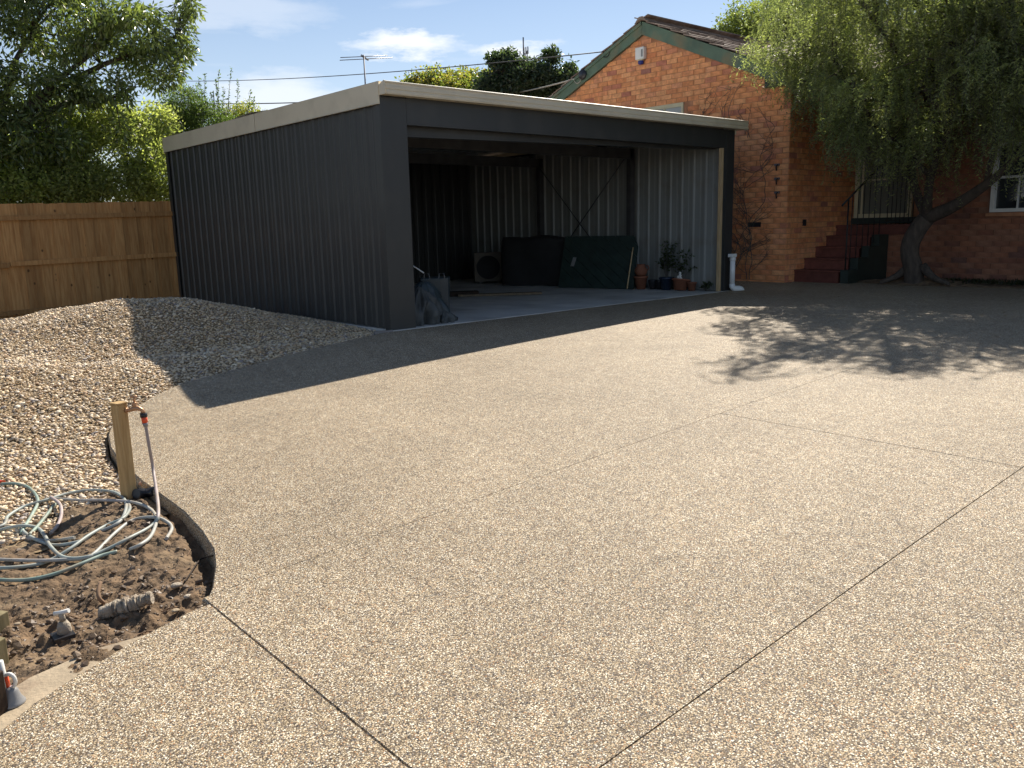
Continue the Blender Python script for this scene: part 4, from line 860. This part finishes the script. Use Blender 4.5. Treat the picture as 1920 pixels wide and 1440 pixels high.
mb.c = [tuple(np.array(HC[3 if (i // 8) < 30 else 1]) * (.8 if (i // 8) < 22 else 1)) for i in range(len(mb.v))]; mb.build('coil', 'hose', hose)
hose_run([(-60, 905), (0, 907), (30, 907), (55, 915), (71, 938), (60, 965), (45, 990), (40, 1000)], col=0)
hose_run([(-50, 1000), (5, 985), (15, 968), (45, 950), (85, 938), (130, 925), (170, 919), (210, 922), (232, 935), (236, 955), (222, 980), (180, 1000), (150, 1015), (100, 1022), (60, 1008), (38, 992)], col=1)
hose_run([(100, 935), (150, 938), (200, 938), (250, 942), (282, 955), (293, 975), (283, 1005), (262, 1022), (244, 1030)], col=2)
hose_run([(240, 940), (243, 955), (230, 972), (200, 985), (165, 1005), (130, 1030), (95, 1050), (60, 1060), (0, 1065), (-50, 1062)], col=1)
hose_run([(95, 932, .02), (112, 945, .03), (115, 965, .02), (108, 985), (95, 1000)], col=3)
hose_run([(103, 945), (88, 965), (72, 985), (55, 1003)], col=0)
hose_run([(-40, 1008), (0, 1010), (50, 1010), (95, 1014), (140, 1008)], col=2)
hose_run([(-40, 1046), (0, 1049), (60, 1051), (110, 1050), (160, 1046), (180, 1035), (215, 1000), (250, 975), (290, 970), (315, 980), (322, 992), (312, 1010)], col=2)
hose_run([(-40, 1082), (0, 1087), (50, 1087), (100, 1077), (150, 1058), (190, 1042), (220, 1034)], col=0)
p = hp_(0, 905); mb = MB(); q = hp_(6, 905, .005); v = (p - q); v /= np.linalg.norm(v)
cn = empty('hose_connector', (0, 0, 0), 'orange hose connector on the hose end lying on the pebbles at the left edge', 'hose connector'); mb.tube([tuple(q), tuple(q + v * .06)], .018, 10); mb.build('barrel', 'orange', cn)

# ================================================================ SMALL THINGS ON THE SOIL
p = hp_(188, 1150, .015); q = hp_(283, 1122, .03)
lm = empty('pipe_fitting', (0, 0, 0), 'chunky pale crusted pipe fitting lying on its side in the soil', 'pipe fitting')
d = q - p
segs = [(0, .30, .036, .046), (.30, .36, .048, .048), (.36, .50, .040, .042), (.50, .56, .050, .050), (.56, .66, .038, .036), (.66, .74, .044, .044), (.74, .84, .032, .034), (.84, .94, .030, .026), (.94, 1.02, .038, .034)]
for a0, a1, r0, r1 in segs:
    mb = MB(); k = 6; mb.tube([tuple(p + d * (a0 + (a1 - a0) * i / k)) for i in range(k + 1)], [(r0 + (r1 - r0) * i / k) * (1 + .10 * math.sin(9 * i + a0 * 30)) * .78 for i in range(k + 1)], 12)
    mb.v = [(x + (vnoise(x * 50, y * 50, 1) - .5) * .010, y + (vnoise(y * 50, z * 50, 2) - .5) * .010, z + (vnoise(z * 50, x * 50, 3) - .5) * .010) for x, y, z in mb.v]; mb.build('segment', 'lump', lm)
p = hp_(121, 1185, .0)
te = empty('tap_fitting', tuple(p), 'dirty upright valve with a T shaped handle standing in the soil', 'valve')
mb = MB(); mb.tube([(0, 0, -.03), (.0, 0, .03), (-.003, 0, .05)], [.032, .026, .017], 10); mb.tube([(0, 0, .05), (-.004, 0, .085)], [.013, .010], 8); mb.build('stem', 'lump', te)
mb = MB(); mb.tube([tuple(rt * -.032 + Vector((0, 0, .082))), tuple(rt * 0 + Vector((0, 0, .088))), tuple(rt * .03 + Vector((0, 0, .096)))], [.010, .009, .010], 8); mb.build('handle', 'wplastic', te)
mb = MB(); mb.box((-.05, -.05, -.08), (.03, .03, .0)); mb.build('sunken_box', 'black', te)
mb = MB(); P_ = [hp_(195, 1131), hp_(186, 1122, .02), hp_(184, 1108, .04), hp_(188, 1092, .05)]; mb.tube([tuple(t) for t in catmull(P_, 5)], .009, 7); mb.build('tree_root', 'twig', label='short bent orange brown root sticking up behind the crusted fitting', cat='root')
mb = MB(); P_ = [hp_(406, 1040, .07), hp_(380, 1047, .03), hp_(370, 1055, .01), hp_(357, 1075), hp_(345, 1092)]; mb.tube([tuple(t) for t in catmull(P_, 5)], .004, 5); mb.build('twig', 'darktimber', label='thin dark twig bending from the soil up to the concrete edge', cat='twig')
mb = MB(); P_ = [hp_(292, 921, .030), hp_(276, 924, .03), hp_(255, 926, .025)]; mb.tube([tuple(t) for t in P_], .030, 14); mb.build('poly_pipe', 'black', label='short black plastic pipe lying between the tap post and the concrete edge', cat='pipe')
def rock(px, py, r, mat, label, name='stone', n=1, dz=0):
    p = hp_(px, py, dz); mb = MB(); mb.smooth = True
    P = [tuple(p + ICO[i] * r * np.array([1.2, .9, .6]) * (1 + R_.uniform(-.15, .15))) for i in range(12)]; mb.add(P, [tuple(f) for f in ICF]); o = mb.build(name, mat, label=label, cat='stone')
    s = o.modifiers.new('s', 'SUBSURF'); s.levels = 1; s.render_levels = 2
rock(272, 906, .042, 'pink', 'pinkish brown stone lying behind the tap post', dz=.02)
rock(329, 1145, .018, 'conc', 'pale flat stone chip near the concrete corner')
rock(32, 1170, .014, 'conc', 'small white stone beside the cut sleeper ends')
rock(330, 1098, .028, 'lump', 'grey broken concrete chip, left of two at the concrete edge')
rock(352, 1118, .022, 'lump', 'grey broken concrete chip, right of two at the concrete edge')
# sleeper ends and the things cut by the left edge of the frame
def block(name, pts_px, H_, mat, label, cat, off, wid):
    p = hp_(*pts_px); o = empty(name, (p[0], p[1], p[2] - .05), label, cat, rz=math.radians(35)); mb = MB(); mb.box((-wid, -off, 0), (0, off, H_)); mb.build('timber', mat, o, bevel=.004); return o
block('timber_stump', (2, 1176), .13, 'sleeper', 'greenish treated pine sleeper end, the farther of two at the left edge', 'timber', .05, .16)
block('timber_stump', (-2, 1236), .15, 'sleeper', 'greenish treated pine sleeper end, the nearer of two at the left edge', 'timber', .05, .16)
p = GZ(16, 1345, -.02)
block('dark_post', (8, 1355), .25, 'darktimber', 'black brown timber post cut off by the lower left corner', 'post', .03, .07)
q = GZ(24, 1318, -.008); to = empty('tool', tuple(q), 'white and orange tool with a grey bell shaped foot at the lower left edge', 'tool')
mb = MB(); mb.lathe([(.0, .085), (.02, .083), (.034, .065), (.042, .035), (.056, .012), (.062, .004), (.062, 0), (0, 0)], (0, 0, 0), 24); mb.build('foot', 'grey', to)
mb = MB(); mb.tube([tuple(rt * (-.03 + .0) + Vector((0, 0, .06))), tuple(rt * -.034 + Vector((0, 0, .22)))], [.022, .015], 14); mb.build('tube', 'wplastic', to)
mb = MB(); mb.tube([tuple(rt * (.0 + .030 * math.cos(a)) + Vector((0, 0, .115 + .036 * math.sin(a)))) for a in np.linspace(-2.2, 2.2, 16)], .010, 8); mb.build('ring_handle', 'wplastic', to)
mb = MB(); mb.tube([tuple(rt * -.012 + Vector((0, 0, .085))), tuple(rt * -.016 + Vector((0, 0, .14)))], .012, 12); mb.build('trigger', 'orange', to); to.scale = (.66, .66, .72)

# ================================================================ TREES AND SHRUBS
def wood(mb, path, r0, r1, n=8):
    pp = catmull(path, 5); m = len(pp); mb.tube([tuple(p) for p in pp], [r0 + (r1 - r0) * (i / (m - 1)) for i in range(m)], n); return pp
def link(mb, skel, tgt, r, sag=0.):
    d = np.linalg.norm(skel - tgt, axis=1) + .35 * np.maximum(0, skel[:, 2] - tgt[2]); s = skel[np.argmin(d)]; mid = (s + tgt) / 2 + np.array([R_.uniform(-.1, .1), R_.uniform(-.1, .1), .12 * np.linalg.norm(tgt - s) + sag])
    mb.tube([tuple(s), tuple(mid), tuple(tgt)], [r, r * .7, r * .35], 5, False)
def broad(name, base, top, limbs, blobs, nclump, per, ln, wd, pal, mat, barkm, label, cat='tree', tr=.12, spread=.16, droop=.35, group=None, thin=0.):
    "blobs: (x,y,z,rx,ry,rz) ellipsoids that carry leaf clumps near their surface"
    base = np.array(base, float); o = empty(name, tuple(base), label, cat, group); mb = MB(); sk = []
    top = np.array(top, float); sk += wood(mb, [base, base * .5 + top * .5 + np.array([.06, .04, 0]), top], tr, tr * .7)
    for l_ in limbs:
        l_ = np.array(l_, float); m_ = (top + l_) / 2 + np.array([R_.uniform(-.15, .15), R_.uniform(-.15, .15), .15]); sk += wood(mb, [top, m_, l_], tr * .55, tr * .18, 6)
    sk = np.array(sk); bl = np.array(blobs, float); wts = (bl[:, 3] * bl[:, 4] + bl[:, 3] * bl[:, 5] + bl[:, 4] * bl[:, 5]); wts /= wts.sum()
    bi = NR.choice(len(bl), nclump, p=wts); dd = rnd_dir(nclump); rad = NR.uniform(.35, 1, nclump) ** .45 * NR.uniform(.85, 1.12, nclump)
    Cl = bl[bi, :3] + dd * bl[bi, 3:] * rad[:, None]
    Cl = Cl[Cl[:, 2] > .3]
    for c in Cl[::max(1, len(Cl) // 420)]: link(mb, sk, c, tr * .10)
    mb.v = [(a - base[0], b - base[1], c - base[2]) for a, b, c in mb.v]; mb.build('trunk', barkm, o)
    n = len(Cl) * per; cc = np.repeat(Cl, per, 0); cd = rnd_dir(len(Cl)); off = rnd_dir(n) * (NR.uniform(0, 1, (n, 1)) ** .5) * spread
    D = off / spread * .8 + np.repeat(cd, per, 0) * .5 + np.array([0, 0, -droop]) + NR.normal(0, .25, (n, 3))
    pal = np.array(pal); pc = np.repeat(pal[NR.randint(0, len(pal), len(Cl))], per, 0); pc = pc * .7 + pal[NR.randint(0, len(pal), n)] * .3; pc *= NR.uniform(.7, 1.3, (n, 1))
    V, Fc, c = leaves(cc + off - base, D, rnd_dir(n), NR.uniform(.65, 1.15, n) * ln, NR.uniform(.8, 1.1, n) * wd * .5, pc)
    npmesh('crown', V, Fc, mat, cols=c, parent=o, kind='stuff'); return o
def Y(px, py, y): return ony(px, py, y)
def B(px, py, y, rx, ry, rz): 
    p = Y(px, py, y); return (*p, rx, ry, rz)
# big dark leaved tree, upper left
PD = [(.09, .12, .045), (.13, .16, .06), (.06, .08, .035), (.25, .29, .10), (.10, .13, .05), (.18, .205, .075)]
broad('broadleaf_tree', (-2.6, 8.3, -.2), (-2.4, 8.1, 3.0), [Y(60, 60, 7.9), Y(200, 80, 7.8), Y(330, 70, 7.8), Y(230, 180, 7.7), Y(60, 250, 7.7), Y(-120, 100, 8), (-2.2, 8, 6.6)],
      [B(110, 40, 7.9, .98, 1.0, .7), B(250, 60, 7.8, .66, .7, .56), B(295, 125, 7.7, .46, .5, .38), B(345, 85, 7.8, .24, .3, .28), B(60, 170, 7.8, .85, .8, .55), B(195, 165, 7.7, .52, .6, .30), B(20, 255, 7.6, .40, .5, .42), B(110, 265, 7.6, .30, .4, .28), B(-160, 120, 8, 1.1, 1.1, 1.3), (-2.2, 8.1, 6.5, 1.9, 1.3, 1.1), B(345, 20, 7.9, .23, .4, .33), B(225, 235, 7.6, .11, .2, .16)],
      3100, 12, .14, .042, PD, 'leafdark', 'bark', 'large dark glossy leaved tree overhanging the fence at the upper left', tr=.13, spread=.14, droop=.45)
# hedge shrubs behind the fence
PL = [(.22, .25, .105), (.29, .31, .13), (.15, .175, .08), (.38, .39, .17), (.24, .25, .105)]
broad('hedge_shrub', (-.4, 8.2, -.2), (-.4, 8.2, 1.4), [(-1.2, 8, 2.2), (.4, 8, 2.4), (-.3, 8.2, 2.9)],
      [B(215, 290, 8.2, .95, .7, .85), B(300, 330, 8.0, .6, .6, .6), B(120, 340, 8.0, .8, .6, .5), B(180, 230, 8.5, .8, .6, .5), B(290, 235, 8.5, .5, .5, .4), B(230, 350, 7.9, 1.1, .4, .45), B(60, 365, 7.8, 1.2, .35, .35)], 2900, 12, .078, .038, PL, 'leaf', 'bark', 'bright yellow green shrub just behind the fence beside the shed', 'shrub', tr=.05, spread=.15, droop=.1)
broad('hedge_shrub', (-2.8, 8.2, -.2), (-2.8, 8.2, 1.3), [(-3.5, 8, 2), (-2, 8, 2.2)],
      [B(30, 350, 8.1, .9, .7, .6), B(-100, 320, 8.1, 1.1, .8, .9), B(70, 300, 8.6, .8, .6, .6), B(120, 260, 8.6, .7, .4, .5)], 2100, 12, .080, .040, [(.20, .235, .09), (.28, .31, .11), (.36, .38, .14)], 'leaf', 'bark', 'dark green shrub behind the fence under the overhanging tree at left', 'shrub', tr=.05, spread=.15, droop=.1)
broad('tall_shrub', (1.5, 9.0, -.2), (1.6, 9.0, 2.2), [Y(350, 170, 9), Y(400, 170, 9), Y(430, 190, 9), Y(330, 210, 9)],
      [B(385, 235, 9, .75, .6, .45), B(350, 200, 9, .45, .5, .4), B(440, 250, 8.9, .6, .5, .3), B(520, 260, 9, .7, .5, .3), B(330, 250, 9.2, .7, .5, .6)], 2300, 16, .045, .024, [(.09, .13, .05), (.13, .17, .06), (.07, .10, .04)], 'leaf', 'greybark', 'loose grey green shrub rising behind the shed roof at left', 'shrub', tr=.05, spread=.12, droop=.1)
# its long upright shoots
sh = empty('shrub_shoots', tuple(Y(400, 215, 9)), 'thin upright leafy shoots standing against the sky left of the shed', 'shrub'); b0 = Y(400, 215, 9); mb = MB(); Cc = []; Dd = []
for (px, py, bx) in ((372, 148, 380), (384, 140, 392), (404, 150, 408), (434, 128, 428), (447, 152, 440), (420, 165, 422), (356, 165, 366), (470, 172, 458), (476, 185, 462), (395, 175, 400), (340, 178, 352), (410, 135, 415)):
    a_ = Y(bx, 232, 9) - b0; e_ = Y(px, py, 9) - b0; m_ = (a_ + e_) / 2 + np.array([R_.uniform(-.05, .05), 0, 0]); pp = catmull([a_, m_, e_], 8); mb.tube([tuple(p) for p in pp], [.008 * (1 - .7 * i / len(pp)) for i in range(len(pp))], 4, False)
    for k in range(70):
        q = pp[R_.randrange(2, len(pp))]; Cc.append(q + NR.normal(0, .012, 3)); Dd.append((R_.uniform(-1, 1), R_.uniform(-1, 1), R_.uniform(-.2, .9)))
mb.build('stem', 'greybark', sh); n = len(Cc); V, Fc, c = leaves(np.array(Cc), np.array(Dd), rnd_dir(n), NR.uniform(.03, .065, n), NR.uniform(.010, .016, n), np.array([(.08, .11, .045)]) * NR.uniform(.6, 1.4, (n, 1))); npmesh('foliage', V, Fc, 'leaf', cols=c, parent=sh, kind='stuff')
broad('round_bush', (3.2, 11, -.2), (3.2, 11, 2.2), [(3.2, 11, 3)], [(*Y(462, 222, 11), .42, .5, .36), (*Y(440, 235, 11), .5, .5, .4)], 420, 14, .05, .03, [(.24, .22, .04), (.19, .21, .045)], 'leaf', 'bark', 'rounded yellow bush peeping over the left end of the shed roof', 'bush', tr=.05, spread=.12, droop=.1)
# trees behind the shed roof
def BD(px, py, D, rx, rz): p = at(px, py, D); return (*p, rx, rx, rz)
t0 = at(850, 300, 26)
broad('autumn_tree', (t0[0], t0[1], -.2), (t0[0], t0[1], 3.4), [at(800, 160, 26), at(880, 150, 26)], [BD(815, 160, 26, .75, .42), BD(880, 160, 26.5, .7, .42), BD(770, 156, 26, .25, .18), BD(940, 165, 26, .7, .45), BD(850, 185, 26, 1.3, .6)], 1400, 14, .10, .065, [(.15, .18, .055), (.21, .21, .06), (.12, .16, .05), (.25, .19, .06)], 'leaf', 'bark', 'yellow green autumn tree showing above the middle of the shed roof', tr=.1, spread=.22, droop=.2)
t0 = at(1000, 300, 23)
broad('dark_tree', (t0[0], t0[1], -.2), (t0[0], t0[1], 4.2), [at(960, 130, 23), at(1000, 120, 23), at(1050, 150, 23)], [BD(1000, 150, 23, .75, .42), BD(955, 125, 23, .38, .22), BD(930, 112, 23, .22, .12), BD(1034, 105, 23, .16, .13), BD(955, 105, 23, .15, .12), BD(1065, 128, 23, .16, .15), BD(1060, 165, 23, .6, .36), BD(925, 170, 23, .5, .4)], 1500, 14, .10, .06, [(.04, .062, .032), (.055, .08, .04), (.03, .05, .026), (.10, .12, .07)], 'leafdark', 'bark', 'dark knobbly evergreen tree between the shed roof and the gable', tr=.1, spread=.17, droop=.1)
t0 = at(1420, 300, 27)
broad('light_tree', (t0[0], t0[1], -.2), (t0[0], t0[1], 4.8), [at(1400, 60, 27), at(1480, 50, 27)], [BD(1410, 55, 27, .95, .8), BD(1370, 60, 27, .45, .45), BD(1480, 40, 27.5, 1.2, 1.0), BD(1560, 30, 28, 1.6, 1.2), BD(1430, 90, 27, 1.1, .6)], 2400, 14, .10, .05, [(.15, .18, .06), (.20, .22, .07), (.12, .14, .05)], 'leaf', 'bark', 'light green rounded tree rising behind the house roof', tr=.12, spread=.24, droop=.2)

# weeping pepper tree in front of the house
tb = np.array([9.35, -2.28, .06]); TX_ = 9.3
pt = empty('weeping_tree', tuple(tb), 'weeping pepper tree with feathery hanging foliage in front of the house', 'tree')
mb = MB(); sk = []
A = [onx(1714, 545, TX_), onx(1713, 505, TX_), onx(1706, 480, TX_), onx(1708, 455, TX_), onx(1722, 428, TX_), onx(1738, 408, TX_)]
pp = catmull(A, 6); m = len(pp); mb.tube([tuple(p) for p in pp], [.17 - .03 * min(1, 3 * i / m) + .05 * (i / m) * (1 - i / m) for i in range(m)], 14); sk += pp[m // 2:]
fk = A[-1]
LM = [[fk, onx(1790, 385, 9.1), onx(1850, 345, 8.9), onx(1900, 300, 8.7), onx(1990, 200, 8.4)],
      [fk, onx(1715, 350, 9.2), onx(1700, 260, 9.0), onx(1690, 150, 8.7), onx(1700, 20, 8.2)],
      [fk, onx(1745, 330, 8.7), onx(1780, 230, 8.2), onx(1790, 90, 7.6), onx(1760, -80, 7.0)],
      [onx(1700, 260, 9.0), onx(1640, 170, 8.7), onx(1560, 90, 8.3), onx(1480, 50, 8.1)],
      [onx(1745, 330, 8.7), onx(1660, 250, 8.2), onx(1600, 180, 7.7), onx(1560, 100, 7.3)],
      [onx(1850, 345, 8.9), onx(1880, 200, 8.4), onx(1900, 60, 7.9), onx(1880, -90, 7.2)],
      [onx(1690, 150, 8.7), onx(1640, 10, 8.3), onx(1600, -110, 7.6)],
      [onx(1780, 230, 8.2), (7.6, -2.2, 4.2), (6.9, -1.9, 4.9), (6.1, -1.5, 5.6)], [(7.6, -2.2, 4.2), (6.9, -2.6, 4.6), (6.2, -2.9, 5.0)], [onx(1880, 200, 8.4), (7.6, -4.6, 4.6), (6.9, -5.2, 5.0)]]
for i, l_ in enumerate(LM):
    r0 = [.125, .085, .08, .045, .045, .05, .045, .045, .03, .035][i]; sk += wood(mb, [np.array(q, float) for q in l_], r0, .02, 9)
for a in (([onx(1700, 505, TX_), onx(1680, 518, 9.2), onx(1650, 530, 9.0)]), ([onx(1730, 500, TX_), onx(1750, 520, 9.2), onx(1780, 533, 9.1)])):
    wood(mb, a, .085, .03, 8)
sk = np.array(sk)
Kc = []
def dome(n, c, r, f0=.5):
    d = rnd_dir(n); d[:, 2] = np.abs(d[:, 2]) * .9 + .0; f = NR.uniform(f0, 1.0, n)[:, None] ** .7; return np.array(c) + d * np.array(r) * f
Kc.append(dome(310, (8.4, -2.9, 3.0), (1.9, 2.6, 2.85), .35))
Kc.append(np.stack([NR.uniform(7.7, 8.9, 46), NR.uniform(-4.6, -1.9, 46), NR.uniform(2.3, 3.1, 46)], 1))
Kc.append(dome(70, (7.3, -2.4, 4.3), (1.6, 1.9, 1.5), .4))
Kc.append(dome(90, (8.2, -4.7, 2.8), (1.3, 1.9, 2.5), .35))
Kc.append(np.array([onx(px, py, xx) for px, py, xx in [(1500, 60, 8.1), (1480, 75, 8.1), (1455, 90, 8.0), (1440, 100, 8.0), (1430, 85, 8.1), (1470, 110, 8.1), (1490, 130, 8.1), (1520, 110, 8.1), (1540, 90, 8.1), (1520, 50, 8.1), (1560, 190, 8.2), (1580, 205, 8.2), (1600, 190, 8.1), (1575, 225, 8.2), (1610, 220, 8.2), (1625, 205, 8.2), (1545, 150, 8.2), (1515, 160, 8.1), (1590, 150, 8.1), (1565, 245, 8.3), (1600, 240, 8.3), (1560, 205, 8.0), (1572, 232, 8.0), (1590, 215, 7.9), (1608, 245, 8.0), (1622, 232, 8.1), (1555, 222, 8.1), (1585, 250, 8.1), (1635, 250, 8.0), (1618, 258, 7.9), (1500, 95, 8.0), (1530, 135, 8.0), (1485, 100, 8.0), (1510, 125, 8.0), (1550, 120, 8.0), (1450, 70, 8.2), (1470, 45, 8.2), (1500, 25, 8.2), (1540, 60, 8.0), (1420, 95, 8.1), (1530, 20, 8.2), (1560, 0, 8.2), (1590, -10, 8.2)]]))
Kc.append(np.array([(6.1, -1.5, 5.6), (6.3, -1.4, 5.4), (6.2, -2.9, 5.0), (6.6, -1.8, 5.1), (6.7, -2.7, 4.9), (6.5, -2.2, 5.3), (6.9, -5.2, 5.0), (6.0, -1.7, 5.7), (6.4, -3.0, 5.1)]))
K = np.concatenate(Kc)
# thin out so that sky and house show through
q = (K - CAM) @ ROT; kpx = CX + F * q[:, 0] / q[:, 2]; kpy = CY + F * q[:, 1] / q[:, 2]
okk = (kpx > 1405) & ~((kpx < 1560) & (kpy > 165)) & ~((kpx < 1640) & (kpy > 262)) & ~((kpx > 1640) & (kpy > 345))
K = K[okk]
for k_ in K: link(mb, sk, k_, .018)
mb.v = [(a - tb[0], b - tb[1], c - tb[2]) for a, b, c in mb.v]; mb.build('trunk', 'bark', pt)
LS = 13; S0 = np.repeat(K, LS, 0); n = len(S0); S0 = S0 + NR.normal(0, 1, (n, 3)) * np.array([.12, .12, .08])
out = NR.normal(0, 1, (n, 2)); out /= np.linalg.norm(out, axis=1, keepdims=True); out *= NR.uniform(.06, .42, (n, 1)); LL = NR.uniform(.32, .90, n) * np.repeat(NR.uniform(.35, 1.25, len(K)), LS)
q = (S0 - CAM) @ ROT; spx = CX + F * q[:, 0] / q[:, 2]; LL = np.where((spx > 1630), LL * 1.15, LL)
LL = np.minimum(LL, np.maximum(.15, S0[:, 2] - NR.uniform(1.15, 1.8, n)))
per = 34; s = (np.arange(per) + .5) / per
t = s[None, :]
PX = S0[:, None, 0] + out[:, None, 0] * np.sqrt(t) + .035 * np.sin(t * 6 + S0[:, None, 0] * 50); PY = S0[:, None, 1] + out[:, None, 1] * np.sqrt(t) + .035 * np.sin(t * 5 + S0[:, None, 1] * 60); PZ = S0[:, None, 2] + .06 * np.sin(t * 3.14) - LL[:, None] * t ** 1.25
Pt = np.stack([PX, PY, PZ], -1).reshape(-1, 3); m = len(Pt)
az = NR.uniform(0, 6.283, m); D = np.stack([np.cos(az) * .9, np.sin(az) * .9, NR.uniform(-1.1, .05, m)], 1)
pal = np.array([(.165, .185, .10), (.21, .23, .115), (.125, .145, .08), (.27, .29, .13), (.18, .19, .11)]); ci = np.repeat(pal[NR.randint(0, 5, len(K))], LS * per, 0) * .6 + pal[NR.randint(0, 5, m)] * .4; ci *= NR.uniform(.7, 1.3, (m, 1)) * np.repeat(NR.uniform(.7, 1.45, len(K)), LS * per)[:, None]
V, Fc, c = leaves(Pt - tb, D, rnd_dir(m), NR.uniform(.04, .085, m), NR.uniform(.0055, .0095, m), ci)
npmesh('crown', V, Fc, 'needle', cols=c, parent=pt, kind='stuff')
# hanging stems of the curtains
SV = np.stack([PX[:, ::8], PY[:, ::8], PZ[:, ::8]], -1) - tb; mS, kS, _ = SV.shape; wv = np.array([.0022, .0022, 0]); V = np.stack([SV - wv, SV + wv], 2).reshape(-1, 3)
b_ = (np.arange(mS)[:, None] * kS + np.arange(kS - 1)[None]) * 2; b_ = b_.reshape(-1, 1); Fc = b_ + np.array([[0, 1, 3, 2]]); npmesh('hanging_stems', V, Fc, 'greybark', parent=pt, kind='stuff')
# weeds at the foot of the wall
Cc = []; n = 1500; X = NR.uniform(9.3, 10.3, n); Yy = NR.uniform(-5.2, -2.6, n); V, Fc, c = leaves(np.stack([X, Yy, Z(X, Yy) + .04], 1), np.stack([NR.normal(0, .6, n), NR.normal(0, .6, n), NR.uniform(.2, 1, n)], 1), rnd_dir(n), NR.uniform(.04, .1, n), NR.uniform(.006, .012, n), np.array([(.04, .05, .025)]) * NR.uniform(.5, 1.5, (n, 1)))
npmesh('weeds', V, Fc, 'leaf', cols=c, label='low dark weeds and litter along the foot of the shaded brick wall', cat='weeds', kind='stuff')

n = 60; X = NR.uniform(3, 9, n); Yy = NR.uniform(-6, -1.5, n); V, Fc, c = leaves(np.stack([X, Yy, Z(X, Yy) + .012], 1), np.stack([NR.normal(0, 1, n), NR.normal(0, 1, n), NR.uniform(-.05, .25, n)], 1), np.tile([[0, 0, 1.0]], (n, 1)), NR.uniform(.03, .07, n), NR.uniform(.008, .016, n), np.array([(.10, .065, .035)]) * NR.uniform(.4, 1.5, (n, 1)))
npmesh('fallen_leaves', V, Fc, 'leaf', cols=c, label='a few dry brown leaves blown over the driveway near the weeping tree', cat='leaves', kind='stuff')

# ================================================================ CABLES, ANTENNA, TOWER
def cable(a, b, sag, r, mat, label):
    a, b = np.array(a), np.array(b); mb = MB(); pts = [tuple(a + (b - a) * t - np.array([0, 0, sag * 4 * t * (1 - t)])) for t in np.linspace(0, 1, 25)]; mb.tube(pts, r, 6); return mb.build('overhead_cable', mat, label=label, cat='cable')
a1 = onx(1131, 97, HX - .12); e1 = at(260, 150, 45)
cable(a1, e1, .25, .012, 'wire', 'upper dark overhead cable running from the barge board across the sky')
cable(at(250, 190, 45), at(620, 190, 34), .1, .02, 'wire', 'lower dark overhead cable disappearing behind the shed roof')
a2 = onx(1077, 148, HX - .12); cable(a2, at(820, 178, 30), .2, .016, 'palewire', 'pale thick service cable from the lower barge board to behind the shed')
for (px, py, mt, lb) in ((1136, 101, 'iron', 'small black cable loop hooked on the green barge board, upper one'), (1083, 150, 'palewire', 'white cable loop hooked on the green barge board, lower one')):
    p = onx(px, py, HX - .09); mb = MB(); mb.tube([(p[0], p[1] + .10 * math.cos(a), p[2] + .02 + .09 * math.sin(a)) for a in np.linspace(-3.3, .3, 16)], .009, 6); mb.build('cable_loop', mt, label=lb, cat='cable')
p = onx(1093, 140, HX - .085); mb = MB(); mb.lathe([(0, 0), (.11, 0), (.11, .03), (0, .03)], tuple(p), 20, Matrix.Rotation(-math.pi / 2, 3, 'Y')); mb.build('round_bracket', 'black', label='black round plate on the green barge board beside the white loop', cat='bracket')
D = 24; top = at(682, 103, D); an = empty('tv_antenna', (top[0], top[1], 0), 'thin television antenna on a mast behind the shed roof', 'antenna')
mb = MB(); mb.tube([(0, 0, 0), (0, 0, top[2])], .022, 6); mb.build('mast', 'alu', an)
for (pa, pb) in (((638, 108), (727, 104)), ((637, 113), (736, 108))):
    q1, q2 = at(*pa, D), at(*pb, D + .3); mb = MB(); mb.tube([tuple(q1 - np.array([top[0], top[1], 0])), tuple(q2 - np.array([top[0], top[1], 0]))], .011, 5); mb.build('element', 'alu', an)
q1, q2 = at(678, 104, D - .2), at(690, 112, D + .5); mb = MB(); mb.tube([tuple(q1 - np.array([top[0], top[1], 0])), tuple(q2 - np.array([top[0], top[1], 0]))], .03, 5); mb.build('boom', 'alu', an)
D = 90; top = at(981, 70, D); tw = empty('radio_tower', (top[0], top[1], 0), 'distant lattice radio mast rising above the dark tree', 'mast'); mb = MB(); H_ = top[2]
for (sx, sy) in ((1, 1), (1, -1), (-1, 1), (-1, -1)): mb.tube([(sx * .9, sy * .9, 0), (sx * .25, sy * .25, H_ - 1.3)], .07, 4)
for k in range(24):
    z0 = (H_ - 1.3) * k / 24; z1 = (H_ - 1.3) * (k + 1) / 24; w0 = .9 - .65 * k / 24; w1 = .9 - .65 * (k + 1) / 24
    mb.tube([(-w0, -w0, z0), (w1, -w1, z1)], .035, 3); mb.tube([(w0, -w0, z0), (w1, w1, z1)], .035, 3); mb.tube([(w0, w0, z0), (-w1, w1, z1)], .035, 3)
mb.build('lattice', 'alu', tw); mb = MB(); mb.tube([(0, 0, H_ - 1.3), (0, 0, H_)], .09, 4); mb.build('spike', 'alu', tw)
for k in range(3):
    mb = MB(); mb.tube([(.35, -.3 + .3 * k, H_ - 1.6), (.35, -.3 + .3 * k, H_ - .9)], .08, 5); mb.build('antenna_panel', 'wplastic', tw)
print('bricks', len(cand), 'tiles', len(tiles), 'clusters', len(K))
